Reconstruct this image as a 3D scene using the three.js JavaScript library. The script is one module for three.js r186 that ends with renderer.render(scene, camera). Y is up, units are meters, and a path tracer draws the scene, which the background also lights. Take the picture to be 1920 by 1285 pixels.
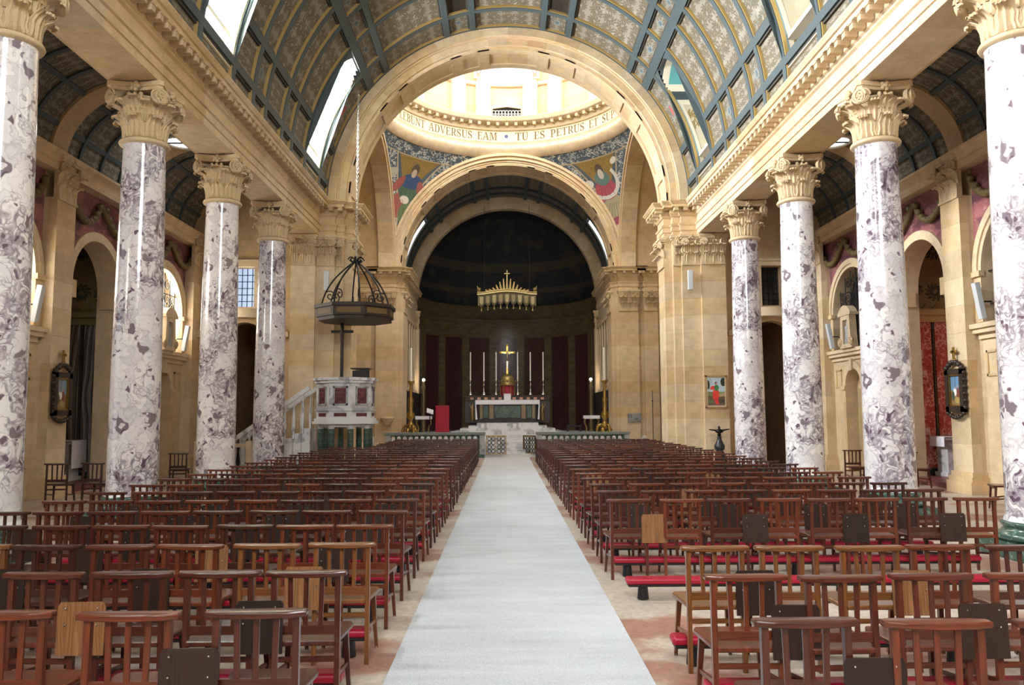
import * as THREE from 'three';
import { mergeGeometries, toCreasedNormals } from 'three/addons/utils/BufferGeometryUtils.js';
import { RectAreaLightUniformsLib } from 'three/addons/lights/RectAreaLightUniformsLib.js';
import { RoundedBoxGeometry } from 'three/addons/geometries/RoundedBoxGeometry.js';

// ---------------------------------------------------------------- camera, sky, lights, exposure
// x to the right, y up, depth d = -z runs from the viewer towards the altar. Units are metres.
const scene = new THREE.Scene();
const camera = new THREE.PerspectiveCamera(2 * Math.atan(642.5 / 1497.17) * 180 / Math.PI, 1920 / 1285, 0.1, 200);
camera.rotation.order = 'YXZ';
camera.position.set(-0.136, 1.75, 0);
camera.rotation.set(0.0892, -0.0093, -0.0043);
scene.add(camera);
const renderer = new THREE.WebGLRenderer({ antialias: true });
renderer.toneMapping = THREE.LinearToneMapping;
renderer.toneMappingExposure = 1.42;
renderer.shadowMap.enabled = true;
RectAreaLightUniformsLib.init();
scene.background = new THREE.Color(0.75, 0.82, 0.9);
const DAY = new THREE.Color(0.93, 0.97, 1.0), PALE = new THREE.Color(1.0, 0.95, 0.85);
const PI = Math.PI, V3 = (x, y, d) => new THREE.Vector3(x, y, -d);
// an area light that fills a window and shines from (x, y, d) towards (tx, ty, td)
function windowLight(p, t, w, h, power, color) {
  const l = new THREE.RectAreaLight(color || DAY, power, w, h);
  l.position.copy(V3(...p)); l.lookAt(V3(...t)); scene.add(l); return l;
}
const LUNETTES = [-0.3, 7.3, 14.92, 22.48];           // depth of each clerestory lunette
const LEFT_SKY = 225, RIGHT_SKY = 2, DOME_SKY = 17, WEST_SKY = 16, AISLE_SKY = 12;
for (const d of LUNETTES) {
  windowLight([-6.5, 10.45, d], [0, 10.45, d], 1.6, 2.6, LEFT_SKY);
  windowLight([6.5, 10.45, d], [0, 10.45, d], 1.6, 2.6, RIGHT_SKY);
}
const CROSS = 31.25, HALF = 5.2, RINGY = 13.7, SPRING = 8.5;
for (let k = 1; k < 9; k++) {
  const a = k * 40 * PI / 180, r = 4.72;
  windowLight([r * Math.sin(a), 18.9, CROSS + r * Math.cos(a)], [0, 18.6, CROSS], 1.7, 2.7, DOME_SKY);
}
windowLight([0, 10.2, -5.6], [0, 3, 12], 5.0, 5.0, WEST_SKY);
for (const s of [-1, 1]) windowLight([s * 4.95, 10.2, 40.8], [0, 9, 40.75], 0.5, 2.2, 2.2);
for (const d of [7.81, 15.48, 23.2]) windowLight([-10.45, 4.9, d], [-8, 4.4, d], 2.2, 2.0, AISLE_SKY, PALE);
for (const s of [-1, 1]) windowLight([s * 8.6, 8.86, 20.62], [s * 8.6, 0, 20.62], 0.6, 0.6, 14);
windowLight([-8.42, 5.85, 25.5], [-8.42, 5.2, 20], 0.45, 1.0, 4);

// ---------------------------------------------------------------- random numbers and noise
let seed = 7;
const rnd = () => { seed = (seed * 1664525 + 1013904223) >>> 0; return seed / 4294967296; };
const rr = (a, b) => a + (b - a) * rnd();
const pick = a => a[Math.floor(rnd() * a.length)];
const hash = (x, y) => { let h = (x * 374761393 + y * 668265263 + 1442695041) | 0; h = Math.imul(h ^ (h >>> 13), 1274126177); return ((h ^ (h >>> 16)) >>> 0) / 4294967296; };
const mod = (a, n) => ((a % n) + n) % n;
function vnoise(x, y, px, py) {
  const xi = Math.floor(x), yi = Math.floor(y), fx = x - xi, fy = y - yi;
  const u = fx * fx * (3 - 2 * fx), v = fy * fy * (3 - 2 * fy);
  const g = (i, j) => hash(mod(i, px), mod(j, py));
  return (g(xi, yi) * (1 - u) + g(xi + 1, yi) * u) * (1 - v) + (g(xi, yi + 1) * (1 - u) + g(xi + 1, yi + 1) * u) * v;
}
function fbm(x, y, px, py, o = 4) { let s = 0, a = 0.5, t = 0; for (let i = 0; i < o; i++) { s += a * vnoise(x, y, px, py); t += a; a *= 0.5; x *= 2; y *= 2; px *= 2; py *= 2; } return s / t; }
const mixc = (a, b, t) => [a[0] + (b[0] - a[0]) * t, a[1] + (b[1] - a[1]) * t, a[2] + (b[2] - a[2]) * t];
const cl = (x, a = 0, b = 1) => Math.min(b, Math.max(a, x));
const sm = (a, b, x) => { const t = cl((x - a) / (b - a)); return t * t * (3 - 2 * t); };

// ---------------------------------------------------------------- textures
function tex(w, h, fn, srgb = true) {
  const a = new Uint8Array(w * h * 4);
  for (let j = 0; j < h; j++) for (let i = 0; i < w; i++) {
    const c = fn(i / w, j / h), k = (j * w + i) * 4;
    a[k] = cl(c[0], 0, 255); a[k + 1] = cl(c[1], 0, 255); a[k + 2] = cl(c[2], 0, 255); a[k + 3] = 255;
  }
  const t = new THREE.DataTexture(a, w, h);
  t.wrapS = t.wrapT = THREE.RepeatWrapping; t.magFilter = THREE.LinearFilter; t.minFilter = THREE.LinearMipmapLinearFilter;
  if (srgb) t.colorSpace = THREE.SRGBColorSpace;
  t.needsUpdate = true; return t;
}
function size(t, m, n = m) { const c = t.clone(); c.repeat.set(1 / m, 1 / n); c.needsUpdate = true; return c; }
function canvasTex(w, h, draw) {
  const c = document.createElement('canvas'); c.width = w; c.height = h;
  draw(c.getContext('2d'), w, h);
  const t = new THREE.CanvasTexture(c); t.colorSpace = THREE.SRGBColorSpace; t.wrapS = t.wrapT = THREE.RepeatWrapping; return t;
}
// broken-up marble: pale lumps in a grey and purple network
function worley(x, y, px, py) {
  const xi = Math.floor(x), yi = Math.floor(y); let f1 = 9, f2 = 9, id = 0;
  for (let j = -1; j < 2; j++) for (let i = -1; i < 2; i++) {
    const cx = mod(xi + i, px), cy = mod(yi + j, py), dx = xi + i + hash(cx, cy + 91) - x, dy = yi + j + hash(cx + 57, cy) - y, q = dx * dx + dy * dy;
    if (q < f1) { f2 = f1; f1 = q; id = hash(cx + 13, cy + 29); } else if (q < f2) f2 = q;
  }
  return [Math.sqrt(f1), Math.sqrt(f2), id];
}
const marbleTex = tex(640, 1536, (u, v) => {
  const X = u * 14, Y = v * 34;
  const wx = (fbm(X, Y, 14, 34, 3) - 0.5) * 2.6, wy = (fbm(X + 5, Y + 3, 14, 34, 3) - 0.5) * 2.2;
  const [a, b, id] = worley(X + wx, (Y + wy) * 26 / 34, 14, 26);
  const [a2, b2, id2] = worley((X + wx * 0.6) * 2, (Y + wy * 0.7) * 2, 28, 68);
  const dark = fbm(u * 5 + 2, v * 9, 5, 9, 4), grain = fbm(X * 4, Y * 4, 56, 136, 2);
  let c = mixc([240, 238, 236], [216, 213, 217], cl(id * 0.9 + (grain - 0.5) * 0.5));
  const purple = mixc([132, 122, 134], [84, 68, 84], grain);
  const edge = 1 - sm(0.02, 0.1 + 0.32 * sm(0.46, 0.64, dark), b - a);
  const edge2 = (1 - sm(0.02, 0.12 + 0.3 * sm(0.5, 0.66, dark), b2 - a2)) * sm(0.42, 0.58, dark + (id - 0.5) * 0.3);
  c = mixc(c, purple, cl(Math.max(edge * (0.2 + grain * 0.7), edge2 * 0.72) * (0.34 + sm(0.34, 0.62, dark) * 0.6)));
  if (id2 < 0.05 + 0.12 * sm(0.5, 0.65, dark)) c = mixc(c, [82, 58, 76], 0.8 * (1 - sm(0.25, 0.45, a2)));
  if (id < 0.05) c = mixc(c, [76, 60, 74], 0.7 * sm(0.08, 0.2, b - a));
  return c;
});
const stoneTex = tex(512, 512, (u, v) => {
  const f = fbm(u * 8, v * 8, 8, 8, 5), g = fbm(u * 90, v * 90, 90, 90, 2), s = fbm(u * 3 + 1, v * 24, 3, 24, 3);
  const k = 0.92 + f * 0.12 + (g - 0.5) * 0.1 + (s - 0.5) * 0.05; return mixc([218 * k, 199 * k, 169 * k], [225 * k, 210 * k, 186 * k], f);
});
const woodTex = tex(256, 512, (u, v) => {
  const g = fbm(u * 20 + (fbm(u * 3, v * 3, 3, 3, 2) - 0.5) * 6, v * 2, 20, 2, 4), f = fbm(u * 90, v * 8, 90, 8, 2);
  const k = 190 * (0.62 + g * 0.5 + (f - 0.5) * 0.3); return [k, k, k];
});
const floorTex = tex(1024, 1024, (u, v) => {
  const f = fbm(u * 6, v * 6, 6, 6, 5), g = fbm(u * 120, v * 120, 120, 120, 2), w = fbm(u * 5 + 3 + f, v * 5, 5, 5, 4);
  let c = mixc([188, 180, 172], [224, 218, 210], f); c = mixc(c, [160, 106, 92], sm(0.5, 0.66, w) * 0.7);
  const k = 0.9 + g * 0.2; return [c[0] * k, c[1] * k, c[2] * k];
});
const carpetTex = tex(512, 1024, (u, v) => {
  const f = fbm(u * 4, v * 8, 4, 8, 4), b = fbm(u * 3, v * 60, 3, 60, 3), w = (Math.sin(u * 512 * PI / 2) * Math.sin(v * 1024 * PI / 3)) * 5, g = hash(Math.floor(u * 512), Math.floor(v * 1024));
  const k = 0.94 + (f - 0.5) * 0.07 + (b - 0.5) * 0.09 + (g - 0.5) * 0.16; return [208 * k + w, 212 * k + w, 219 * k + w];
});
const pinkTex = tex(512, 512, (u, v) => {
  const f = fbm(u * 4, v * 10 + (fbm(u * 3, v * 3, 3, 3, 3) - 0.5) * 5, 4, 10, 5), g = fbm(u * 30, v * 60, 30, 60, 3);
  let c = mixc([118, 66, 70], [178, 118, 116], f); c = mixc(c, [214, 182, 176], sm(0.62, 0.78, g) * 0.6); return mixc(c, [84, 52, 68], sm(0.55, 0.3, f) * 0.6);
});
const redTex = tex(512, 512, (u, v) => {
  const wx = fbm(u * 6, v * 6, 6, 6, 3) * 2.4, [a, b] = worley(u * 11 + wx, v * 11 + wx, 11, 11), f = fbm(u * 8, v * 8, 8, 8, 4);
  let c = mixc([172, 66, 50], [204, 108, 86], f); return mixc(c, [232, 204, 182], Math.max((1 - sm(0.02, 0.22, b - a)) * sm(0.34, 0.56, fbm(u * 5 + 2, v * 5, 5, 5, 3)), sm(0.58, 0.72, fbm(u * 24, v * 24, 24, 24, 3)) * 0.7));
});
const darkRedTex = tex(256, 256, (u, v) => { const f = fbm(u * 7, v * 7, 7, 7, 5), g = fbm(u * 30, v * 30, 30, 30, 2); return mixc(mixc([46, 20, 24], [78, 40, 42], f), [110, 84, 78], sm(0.64, 0.8, g) * 0.5); });
const oliveTex = tex(256, 256, (u, v) => { const f = fbm(u * 5, v * 12, 5, 12, 5); return mixc([66, 56, 38], [122, 108, 74], f); });
const greenTex = tex(256, 256, (u, v) => { const f = fbm(u * 6, v * 6, 6, 6, 5), g = fbm(u * 20 + f * 4, v * 20, 20, 20, 3); return mixc(mixc([52, 78, 70], [104, 128, 118], f), [176, 188, 178], sm(0.6, 0.75, g) * 0.6); });
const greyMarbleTex = tex(256, 256, (u, v) => { const f = fbm(u * 4 + fbm(u * 4, v * 4, 4, 4, 3) * 3, v * 4, 4, 4, 5); return mixc([222, 222, 224], [160, 162, 168], sm(0.45, 0.7, f)); });
const onyxTex = tex(512, 256, (u, v) => {
  const w = u * 16 + (fbm(u * 4, v * 2, 4, 2, 3) - 0.5) * 2.6, f = Math.sin(w * 2 * PI) * 0.5 + Math.sin(w * 5.3 * PI) * 0.3, g = fbm(u * 40, v * 4, 40, 4, 3);
  return mixc(mixc([70, 62, 56], [196, 190, 184], cl(f * 0.6 + 0.45)), [98, 70, 44], sm(0.5, 0.7, g) * 0.4);
});
// painted leaf scrolls on the coffers
function scrolls(ground, ink, accent, w, h, n, dot) {
  return canvasTex(w, h, x => {
    x.fillStyle = ground; x.fillRect(0, 0, w, h);
    for (let i = 0; i < n * 14; i++) { x.fillStyle = rnd() < 0.5 ? 'rgba(255,250,235,0.10)' : 'rgba(70,60,50,0.10)'; x.beginPath(); x.arc(rr(0, w), rr(0, h), rr(3, 20), 0, 7); x.fill(); }
    x.lineCap = 'round';
    for (const s of n > 2 ? [-1, 0, 1] : [-1, 1]) for (let i = 0; i < n; i++) {
      const cy = h * (i + 0.5) / n, cx = w / 2 + s * w * (n > 2 ? 0.32 : 0.24), R = Math.min(w * 0.2, h / n * 0.42), dir = (i % 2 ? 1 : -1) * (s || 1);
      x.strokeStyle = ink; x.lineWidth = Math.max(3, w / 42); x.beginPath();
      for (let t = 0; t <= 40; t++) { const a = dir * t / 40 * 11 + i, r = R * (1 - t / 44); const px = cx + r * Math.cos(a), py = cy + r * Math.sin(a); t ? x.lineTo(px, py) : x.moveTo(px, py); }
      x.stroke();
      for (let t = 0; t < 22; t++) { const a = dir * t * 0.55 + i, r = R * (1.14 - t / 26); x.fillStyle = t % 3 ? ink : accent; x.beginPath(); x.ellipse(cx + r * Math.cos(a), cy + r * Math.sin(a), R * 0.27, R * 0.12, a + 0.8, 0, 7); x.fill(); }
    }
    if (dot) { x.fillStyle = '#6d7f86'; x.beginPath(); x.ellipse(w / 2, h / 2, w * 0.1, h * 0.11, 0, 0, 7); x.fill(); x.fillStyle = dot; x.beginPath(); x.ellipse(w / 2, h / 2, w * 0.065, h * 0.08, 0, 0, 7); x.fill(); }
  });
}
const scrollA = scrolls('#857f72', '#645842', '#5d5444', 256, 512, 5), scrollB = scrolls('#847f72', '#625640', '#5a5c50', 256, 512, 5, '#b0453a'), scrollC = scrolls('#7f7b70', '#645844', '#574e44', 256, 256, 2, '#4d5c62');
const scrollD = scrolls('#c9bfa2', '#8d7440', '#a08a58', 256, 384, 2), scrollE = scrolls('#8f7c50', '#3c3f2e', '#55553a', 256, 256, 1);
const mosaicBorder = scrolls('#5b6670', '#c9cdc8', '#8d97a0', 128, 128, 1);

// ---------------------------------------------------------------- materials
const M = (color, rough = 0.8, o = {}) => new THREE.MeshPhysicalMaterial({ color, roughness: rough, ...o });
const stones = ['#f1e6d6', '#f7efe2', '#e8d6bd', '#f4e4cc', '#e8dfd2', '#faf3e8'].map(c => M(c, 0.85, { map: size(stoneTex, 1.7), bumpMap: size(stoneTex, 0.8), bumpScale: 0.0015 }));
const stone = stones[0], carved = M('#f1e6d4', 0.8, { map: size(stoneTex, 1.1) });
const marbles = [0, 0.31, 0.57, 0.83].map((o, i) => { const t = marbleTex.clone(); t.repeat.set(1 / 2.51, 1 / 6.0); t.offset.set(o, o * 1.7); t.needsUpdate = true; return M(['#ffffff', '#f5f3f4', '#fbf8f6', '#f2f0f2'][i], 0.16, { map: t, clearcoat: 0.35, clearcoatRoughness: 0.08 }); });
const greenM = M('#c8d6ce', 0.22, { map: size(greenTex, 0.8), clearcoat: 0.3, clearcoatRoughness: 0.1 }), whiteM = M('#ffffff', 0.3, { map: size(greyMarbleTex, 1.6) }), greyM = M('#c9cccd', 0.3, { map: size(greyMarbleTex, 0.9) });
const floorM = M('#ece4da', 0.4, { map: size(floorTex, 4.2) }), carpetM = M('#ffffff', 0.97, { map: size(carpetTex, 1.75, 6.3), bumpMap: size(carpetTex, 0.35, 0.7), bumpScale: 0.004, sheen: 0.2 });
const woods = ['#86402a', '#743424', '#9c4c2a', '#5e2c22', '#b3703a', '#6c3c2a'].map(c => M(c, 0.3, { map: size(woodTex, 0.16, 0.8), clearcoat: 0.25, clearcoatRoughness: 0.2 }));
const boardDark = ['#43291f', '#4c3226', '#3a251d'].map(c => M(c, 0.5, { map: size(woodTex, 0.2, 0.8) })), boardTan = M('#cf8f58', 0.55, { map: size(woodTex, 0.2, 0.8) }), boardMid = M('#8a5840', 0.5, { map: size(woodTex, 0.2, 0.8) });
const redLeather = M('#a01430', 0.34), blackRubber = M('#15151a', 0.35), steel = M('#b8b8b4', 0.3, { metalness: 1 }), brass = M('#a08246', 0.36, { metalness: 1 }), gilt = M('#a58d58', 0.42, { metalness: 0.75 }), silver = M('#c8c4bc', 0.25, { metalness: 1 }), iron = M('#1d1a18', 0.55, { metalness: 0.4 });
const pinkM = M('#ffffff', 0.35, { map: size(pinkTex, 2.2) }), redM = M('#ffffff', 0.3, { map: size(redTex, 1.5) }), darkRedM = M('#ffffff', 0.3, { map: size(darkRedTex, 1.2) }), oliveM = M('#ffffff', 0.35, { map: size(oliveTex, 1.3) }), onyxM = M('#ffffff', 0.3, { map: size(onyxTex, 2.2, 4.5) });
const ribBlue = M('#3f4d51', 0.6), ribGold = M('#b89a5e', 0.4, { metalness: 0.35 }), darkRib = M('#3d3a34', 0.75), aislePlaster = M('#ffffff', 0.75, { map: scrollA }), plaster = M('#d9d2c2', 0.85);
const panelA = M('#ffffff', 0.75, { map: scrollA }), panelB = M('#ffffff', 0.75, { map: scrollB }), panelC = M('#ffffff', 0.75, { map: scrollC }), panelD = M('#ffffff', 0.75, { map: scrollD }), panelE = M('#ffffff', 0.7, { map: scrollE });
const tealPaint = M('#5fa3a6', 0.7), creamPaint = M('#e8ddc6', 0.75), darkBlue = M('#20303a', 0.7), linen = M('#eceaf2', 0.85), wax = M('#f2efe4', 0.5, { transmission: 0 }), crimson = M('#9c1f33', 0.8), blackWood = M('#1c1512', 0.5, { map: size(woodTex, 0.2, 0.8) }), greyBox = M('#c9cdd0', 0.5), darkGlass = M('#1d2426', 0.12);
const skyGlass = new THREE.MeshStandardMaterial({ color: '#dfe8ee', roughness: 0.4, emissive: new THREE.Color(0.93, 0.97, 1), emissiveIntensity: 1.5 }), dimGlass = new THREE.MeshStandardMaterial({ color: '#b9c4c6', roughness: 0.4, emissive: new THREE.Color(0.9, 0.95, 1), emissiveIntensity: 0.75 }), creamGlass = new THREE.MeshStandardMaterial({ color: '#efe6d2', roughness: 0.4, emissive: new THREE.Color(1, 0.93, 0.8), emissiveIntensity: 1.15 }), blueGlass = new THREE.MeshStandardMaterial({ color: '#8fa8c4', roughness: 0.3, emissive: new THREE.Color(0.5, 0.65, 0.9), emissiveIntensity: 0.6 });

// ---------------------------------------------------------------- shapes
function buv(g) {                                      // texture coordinates in metres, laid on by the way each face points
  g = g.index ? g.toNonIndexed() : g;
  const p = g.attributes.position, n = p.count, uv = new Float32Array(n * 2), a = new THREE.Vector3(), b = new THREE.Vector3(), c = new THREE.Vector3(), q = new THREE.Vector3();
  for (let i = 0; i < n; i += 3) {
    a.fromBufferAttribute(p, i); b.fromBufferAttribute(p, i + 1); c.fromBufferAttribute(p, i + 2);
    q.copy(b).sub(a).cross(c.clone().sub(a)); const x = Math.abs(q.x), y = Math.abs(q.y), z = Math.abs(q.z);
    [a, b, c].forEach((v, k) => { const o = (i + k) * 2; if (x >= y && x >= z) { uv[o] = v.z; uv[o + 1] = v.y; } else if (y >= z) { uv[o] = v.x; uv[o + 1] = v.z; } else { uv[o] = v.x; uv[o + 1] = v.y; } });
  }
  g.setAttribute('uv', new THREE.BufferAttribute(uv, 2)); return g;
}
const box = (x0, x1, y0, y1, d0, d1) => buv(new THREE.BoxGeometry(Math.abs(x1 - x0), y1 - y0, d1 - d0).translate((x0 + x1) / 2, (y0 + y1) / 2, -(d0 + d1) / 2));
const rbox = (w, h, d, x, y, z, r = 0.01, s = 2) => buv(new RoundedBoxGeometry(w, h, d, s, r).translate(x, y, z));
const shapeOf = (pts, holes = []) => { const s = new THREE.Shape(pts.map(p => new THREE.Vector2(...p))); for (const h of holes) s.holes.push(new THREE.Path(h.map(p => new THREE.Vector2(...p)))); return s; };
const ext = (pts, depth, holes, o = {}) => new THREE.ExtrudeGeometry(shapeOf(pts, holes), { depth, bevelEnabled: false, ...o });
const crease = (g, a = 0.6) => toCreasedNormals(g, a);
const exD = (pts, d0, d1, holes) => buv(crease(ext(pts, d1 - d0, holes).translate(0, 0, -d1)));
const exX = (pts, x0, x1, holes) => buv(crease(ext(pts, x1 - x0, holes).rotateY(PI / 2).translate(x0, 0, 0)));
const exY = (pts, y0, y1, holes) => buv(crease(ext(pts, y1 - y0, holes).rotateX(-PI / 2).translate(0, y0, 0)));
const arc = (cx, cy, r, a0, a1, n) => Array.from({ length: n + 1 }, (_, i) => { const a = a0 + (a1 - a0) * i / n; return [cx + r * Math.cos(a), cy + r * Math.sin(a)]; });
const ringPts = (cx, cy, r0, r1, a0, a1, n = 24) => [...arc(cx, cy, r1, a0, a1, n), ...arc(cx, cy, r0, a1, a0, n)];
const archPts = (c, w, y0, ys, n = 20) => [[c - w, y0], [c + w, y0], ...arc(c, ys, w, 0, PI, n)];   // a round-headed opening
const lathe = (pts, seg = 32, x = 0, y = 0, d = 0, uvw, ph = 0, pl = 2 * PI) => { const g = new THREE.LatheGeometry(pts.map(p => new THREE.Vector2(...p)), seg, ph, pl); if (uvw) { const u = g.attributes.uv, p = g.attributes.position; for (let i = 0; i < u.count; i++) { u.setXY(i, u.getX(i) * uvw, p.getY(i)); } } const h = g.toNonIndexed(); h.translate(x, y, -d); return uvw ? h : buv(h); };
const cyl = (r0, r1, h, x, y, z, s = 12) => buv(new THREE.CylinderGeometry(r1, r0, h, s).translate(x, y + h / 2, z));
const ball = (r, x, y, z, s = 10) => buv(new THREE.SphereGeometry(r, s, Math.max(6, s - 2)).translate(x, y, z));
const tube = (pts, r, n = 24, s = 6, closed = false) => buv(new THREE.TubeGeometry(new THREE.CatmullRomCurve3(pts.map(p => new THREE.Vector3(...p)), closed), n, r, s, closed));
function bar(a, b, w, t = w, w2 = w, t2 = t) {          // a squared bar from a to b, tapering from w x t to w2 x t2
  const A = new THREE.Vector3(...a), B = new THREE.Vector3(...b), g = new THREE.CylinderGeometry(Math.SQRT1_2, Math.SQRT1_2, 1, 4, 1).rotateY(PI / 4).toNonIndexed(), p = g.attributes.position;
  for (let i = 0; i < p.count; i++) { const top = p.getY(i) > 0; p.setX(i, p.getX(i) * (top ? w2 : w)); p.setZ(i, p.getZ(i) * (top ? t2 : t)); }
  g.translate(0, 0.5, 0).scale(1, A.distanceTo(B), 1); g.computeVertexNormals();
  g.applyQuaternion(new THREE.Quaternion().setFromUnitVectors(new THREE.Vector3(0, 1, 0), B.clone().sub(A).normalize())); g.translate(...a); return buv(g);
}
const turnGrain = g => { const u = g.attributes.uv; for (let i = 0; i < u.count; i++) u.setXY(i, u.getY(i), u.getX(i)); return g; };
const merge = l => mergeGeometries(l.map(g => { const h = g.index ? g.toNonIndexed() : g.clone(); for (const k of Object.keys(h.attributes)) if (!['position', 'normal', 'uv'].includes(k)) h.deleteAttribute(k); return h; }));
// rectilinear plan [x, d] grown outwards by o; layers of a moulding that runs round it
function grow(poly, o) {
  let area = 0; poly.forEach((p, i) => { const q = poly[(i + 1) % poly.length]; area += p[0] * q[1] - q[0] * p[1]; });
  const s = area > 0 ? 1 : -1, n = poly.length;
  return poly.map((p, i) => { const a = poly[(i + n - 1) % n], b = poly[(i + 1) % n]; const e1 = [p[0] - a[0], p[1] - a[1]], e2 = [b[0] - p[0], b[1] - p[1]]; const nn = e => { const l = Math.hypot(...e); return [e[1] / l * s, -e[0] / l * s]; }; const n1 = nn(e1), n2 = nn(e2); return [p[0] + o * (n1[0] + (Math.abs(n1[0] - n2[0]) > 1e-6 ? n2[0] : 0)), p[1] + o * (n1[1] + (Math.abs(n1[1] - n2[1]) > 1e-6 ? n2[1] : 0))]; });
}
function layer(poly, y0, y1, o0, o1 = o0) {
  const A = grow(poly, o0), B = grow(poly, o1), pos = []; const n = A.length;
  const cap = (P, y, up) => { const f = THREE.ShapeUtils.triangulateShape(P.map(p => new THREE.Vector2(...p)), []); for (const t of f) { const o = [P[t[0]], P[t[1]], P[t[2]]]; const ar = (o[1][0] - o[0][0]) * (o[2][1] - o[0][1]) - (o[2][0] - o[0][0]) * (o[1][1] - o[0][1]); const w = (ar > 0) === up ? [0, 1, 2] : [0, 2, 1]; for (const k of w) pos.push(o[k][0], y, -o[k][1]); } };
  cap(A, y0, false); cap(B, y1, true);
  let area = 0; A.forEach((p, i) => { const q = A[(i + 1) % n]; area += p[0] * q[1] - q[0] * p[1]; });
  for (let i = 0; i < n; i++) { let a = i, b = (i + 1) % n; if (area < 0) [a, b] = [b, a]; const q = [[A[a], y0], [A[b], y0], [B[b], y1], [B[a], y1]]; for (const k of [0, 1, 2, 0, 2, 3]) pos.push(q[k][0][0], q[k][1], -q[k][0][1]); }
  const g = new THREE.BufferGeometry(); g.setAttribute('position', new THREE.Float32BufferAttribute(pos, 3)); g.computeVertexNormals(); return buv(g);
}
const mirror = pts => pts.map(([x, y]) => [-x, y]).reverse();
const sideOf = (s, pts) => s > 0 ? pts : mirror(pts);

// ---------------------------------------------------------------- naming
const taken = {};
function numbered(n) { const k = taken[n] = (taken[n] ?? -1) + 1; return k ? `${n}_${String(k).padStart(3, '0')}` : n; }
function obj(name, g, m, parent) { const o = new THREE.Mesh(g, m); o.name = name; o.castShadow = o.receiveShadow = true; parent.add(o); return o; }
function struct(name) { const o = new THREE.Group(); o.name = name; o.userData = { kind: 'structure' }; scene.add(o); return o; }
function structMesh(name, g, m) { const o = obj(name, g, m, scene); o.userData = { kind: 'structure' }; return o; }
function thing(name, label, category, [x, y, d] = [0, 0, 0], turn = 0, group) {
  const o = new THREE.Group(); o.name = numbered(name); o.position.set(x, y, -d); o.rotation.y = turn; o.userData = { label, category }; if (group) o.userData.group = group; scene.add(o); return o;
}
function lone(name, label, category, g, m, group) { const o = obj(numbered(name), g, m, scene); o.userData = { label, category }; if (group) o.userData.group = group; return o; }
function dup(o, label, [x, y, d], turn = 0, group) { const c = o.clone(); c.userData = { ...o.userData, label }; if (group) c.userData.group = group; c.name = numbered(o.name.replace(/_\d{3}$/, '')); c.position.set(x, y, -d); c.rotation.y = turn; scene.add(c); return c; }
const ORD = ['first', 'second', 'third', 'fourth', 'fifth', 'sixth', 'seventh', 'eighth', 'ninth', 'tenth', 'eleventh', 'twelfth', 'thirteenth', 'fourteenth', 'fifteenth', 'sixteenth', 'seventeenth', 'eighteenth', 'nineteenth', 'twentieth', 'twenty-first', 'twenty-second', 'twenty-third', 'twenty-fourth', 'twenty-fifth', 'twenty-sixth', 'twenty-seventh', 'twenty-eighth'];
const SIDE = s => s < 0 ? 'left' : 'right';

// ---------------------------------------------------------------- carved capitals
function leafGeometry(w, h, curl) {
  const nu = 6, nv = 7, path = [[0.0, 0], [0.012, 0.3], [0.022, 0.58], [0.06, 0.82], [curl, 0.98], [curl * 1.35, 0.93], [curl * 1.3, 0.84]], pos = [];
  const P = (i, j, back) => { const u = i / nu * 2 - 1, v = j / (nv - 1), [z, y] = path[j]; const sh = (1 - 0.25 * v) * (1 + 0.1 * Math.cos(j * PI)) * (j > 4 ? 0.72 : 1); const rib = 0.018 * Math.cos(u * 3 * PI) - 0.03 * u * u; return [u * w / 2 * sh, y * h, z + (back ? -0.02 : rib)]; };
  for (const back of [false, true]) for (let j = 0; j < nv - 1; j++) for (let i = 0; i < nu; i++) { const a = P(i, j, back), b = P(i + 1, j, back), c = P(i + 1, j + 1, back), d = P(i, j + 1, back); for (const q of back ? [a, c, b, a, d, c] : [a, b, c, a, c, d]) pos.push(...q); }
  for (let j = 0; j < nv - 1; j++) for (const [i, f] of [[0, 1], [nu, 0]]) { const a = P(i, j, true), b = P(i, j, false), c = P(i, j + 1, false), d = P(i, j + 1, true); for (const q of f ? [a, b, c, a, c, d] : [b, a, d, b, d, c]) pos.push(...q); }
  const g = new THREE.BufferGeometry(); g.setAttribute('position', new THREE.Float32BufferAttribute(pos, 3)); g.computeVertexNormals(); return buv(crease(g, 1.0));
}
const leafLow = leafGeometry(0.27, 0.36, 0.15), leafHigh = leafGeometry(0.28, 0.34, 0.19), leafTop = leafGeometry(0.24, 0.2, 0.13);
const voluteShape = (() => {
  const p = []; for (let i = 0; i <= 34; i++) { const a = i / 34 * 2.4 * 2 * PI, r = 0.128 * (1 - i / 38); p.push([r * Math.cos(a), r * Math.sin(a), 0.02 + i * 0.0007]); }
  return merge([tube(p, 0.02, 60, 5), buv(new THREE.CylinderGeometry(0.12, 0.12, 0.05, 14).rotateX(PI / 2)), ball(0.03, 0, 0, 0.045, 6)]);
})();
const eggShape = buv(new THREE.SphereGeometry(0.052, 8, 6).scale(0.8, 1.15, 0.8)), fleuronShape = merge([ball(0.07, 0, 0, 0, 8), ...[0, 1, 2, 3, 4].map(k => ball(0.05, 0.07 * Math.cos(k * 1.257), 0.07 * Math.sin(k * 1.257), 0, 6))]);
const put = (o, x, y, z, ry = 0, s = 1) => { o.position.set(x, y, z); o.rotation.y = ry; o.scale.setScalar(s); return o; };
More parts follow.
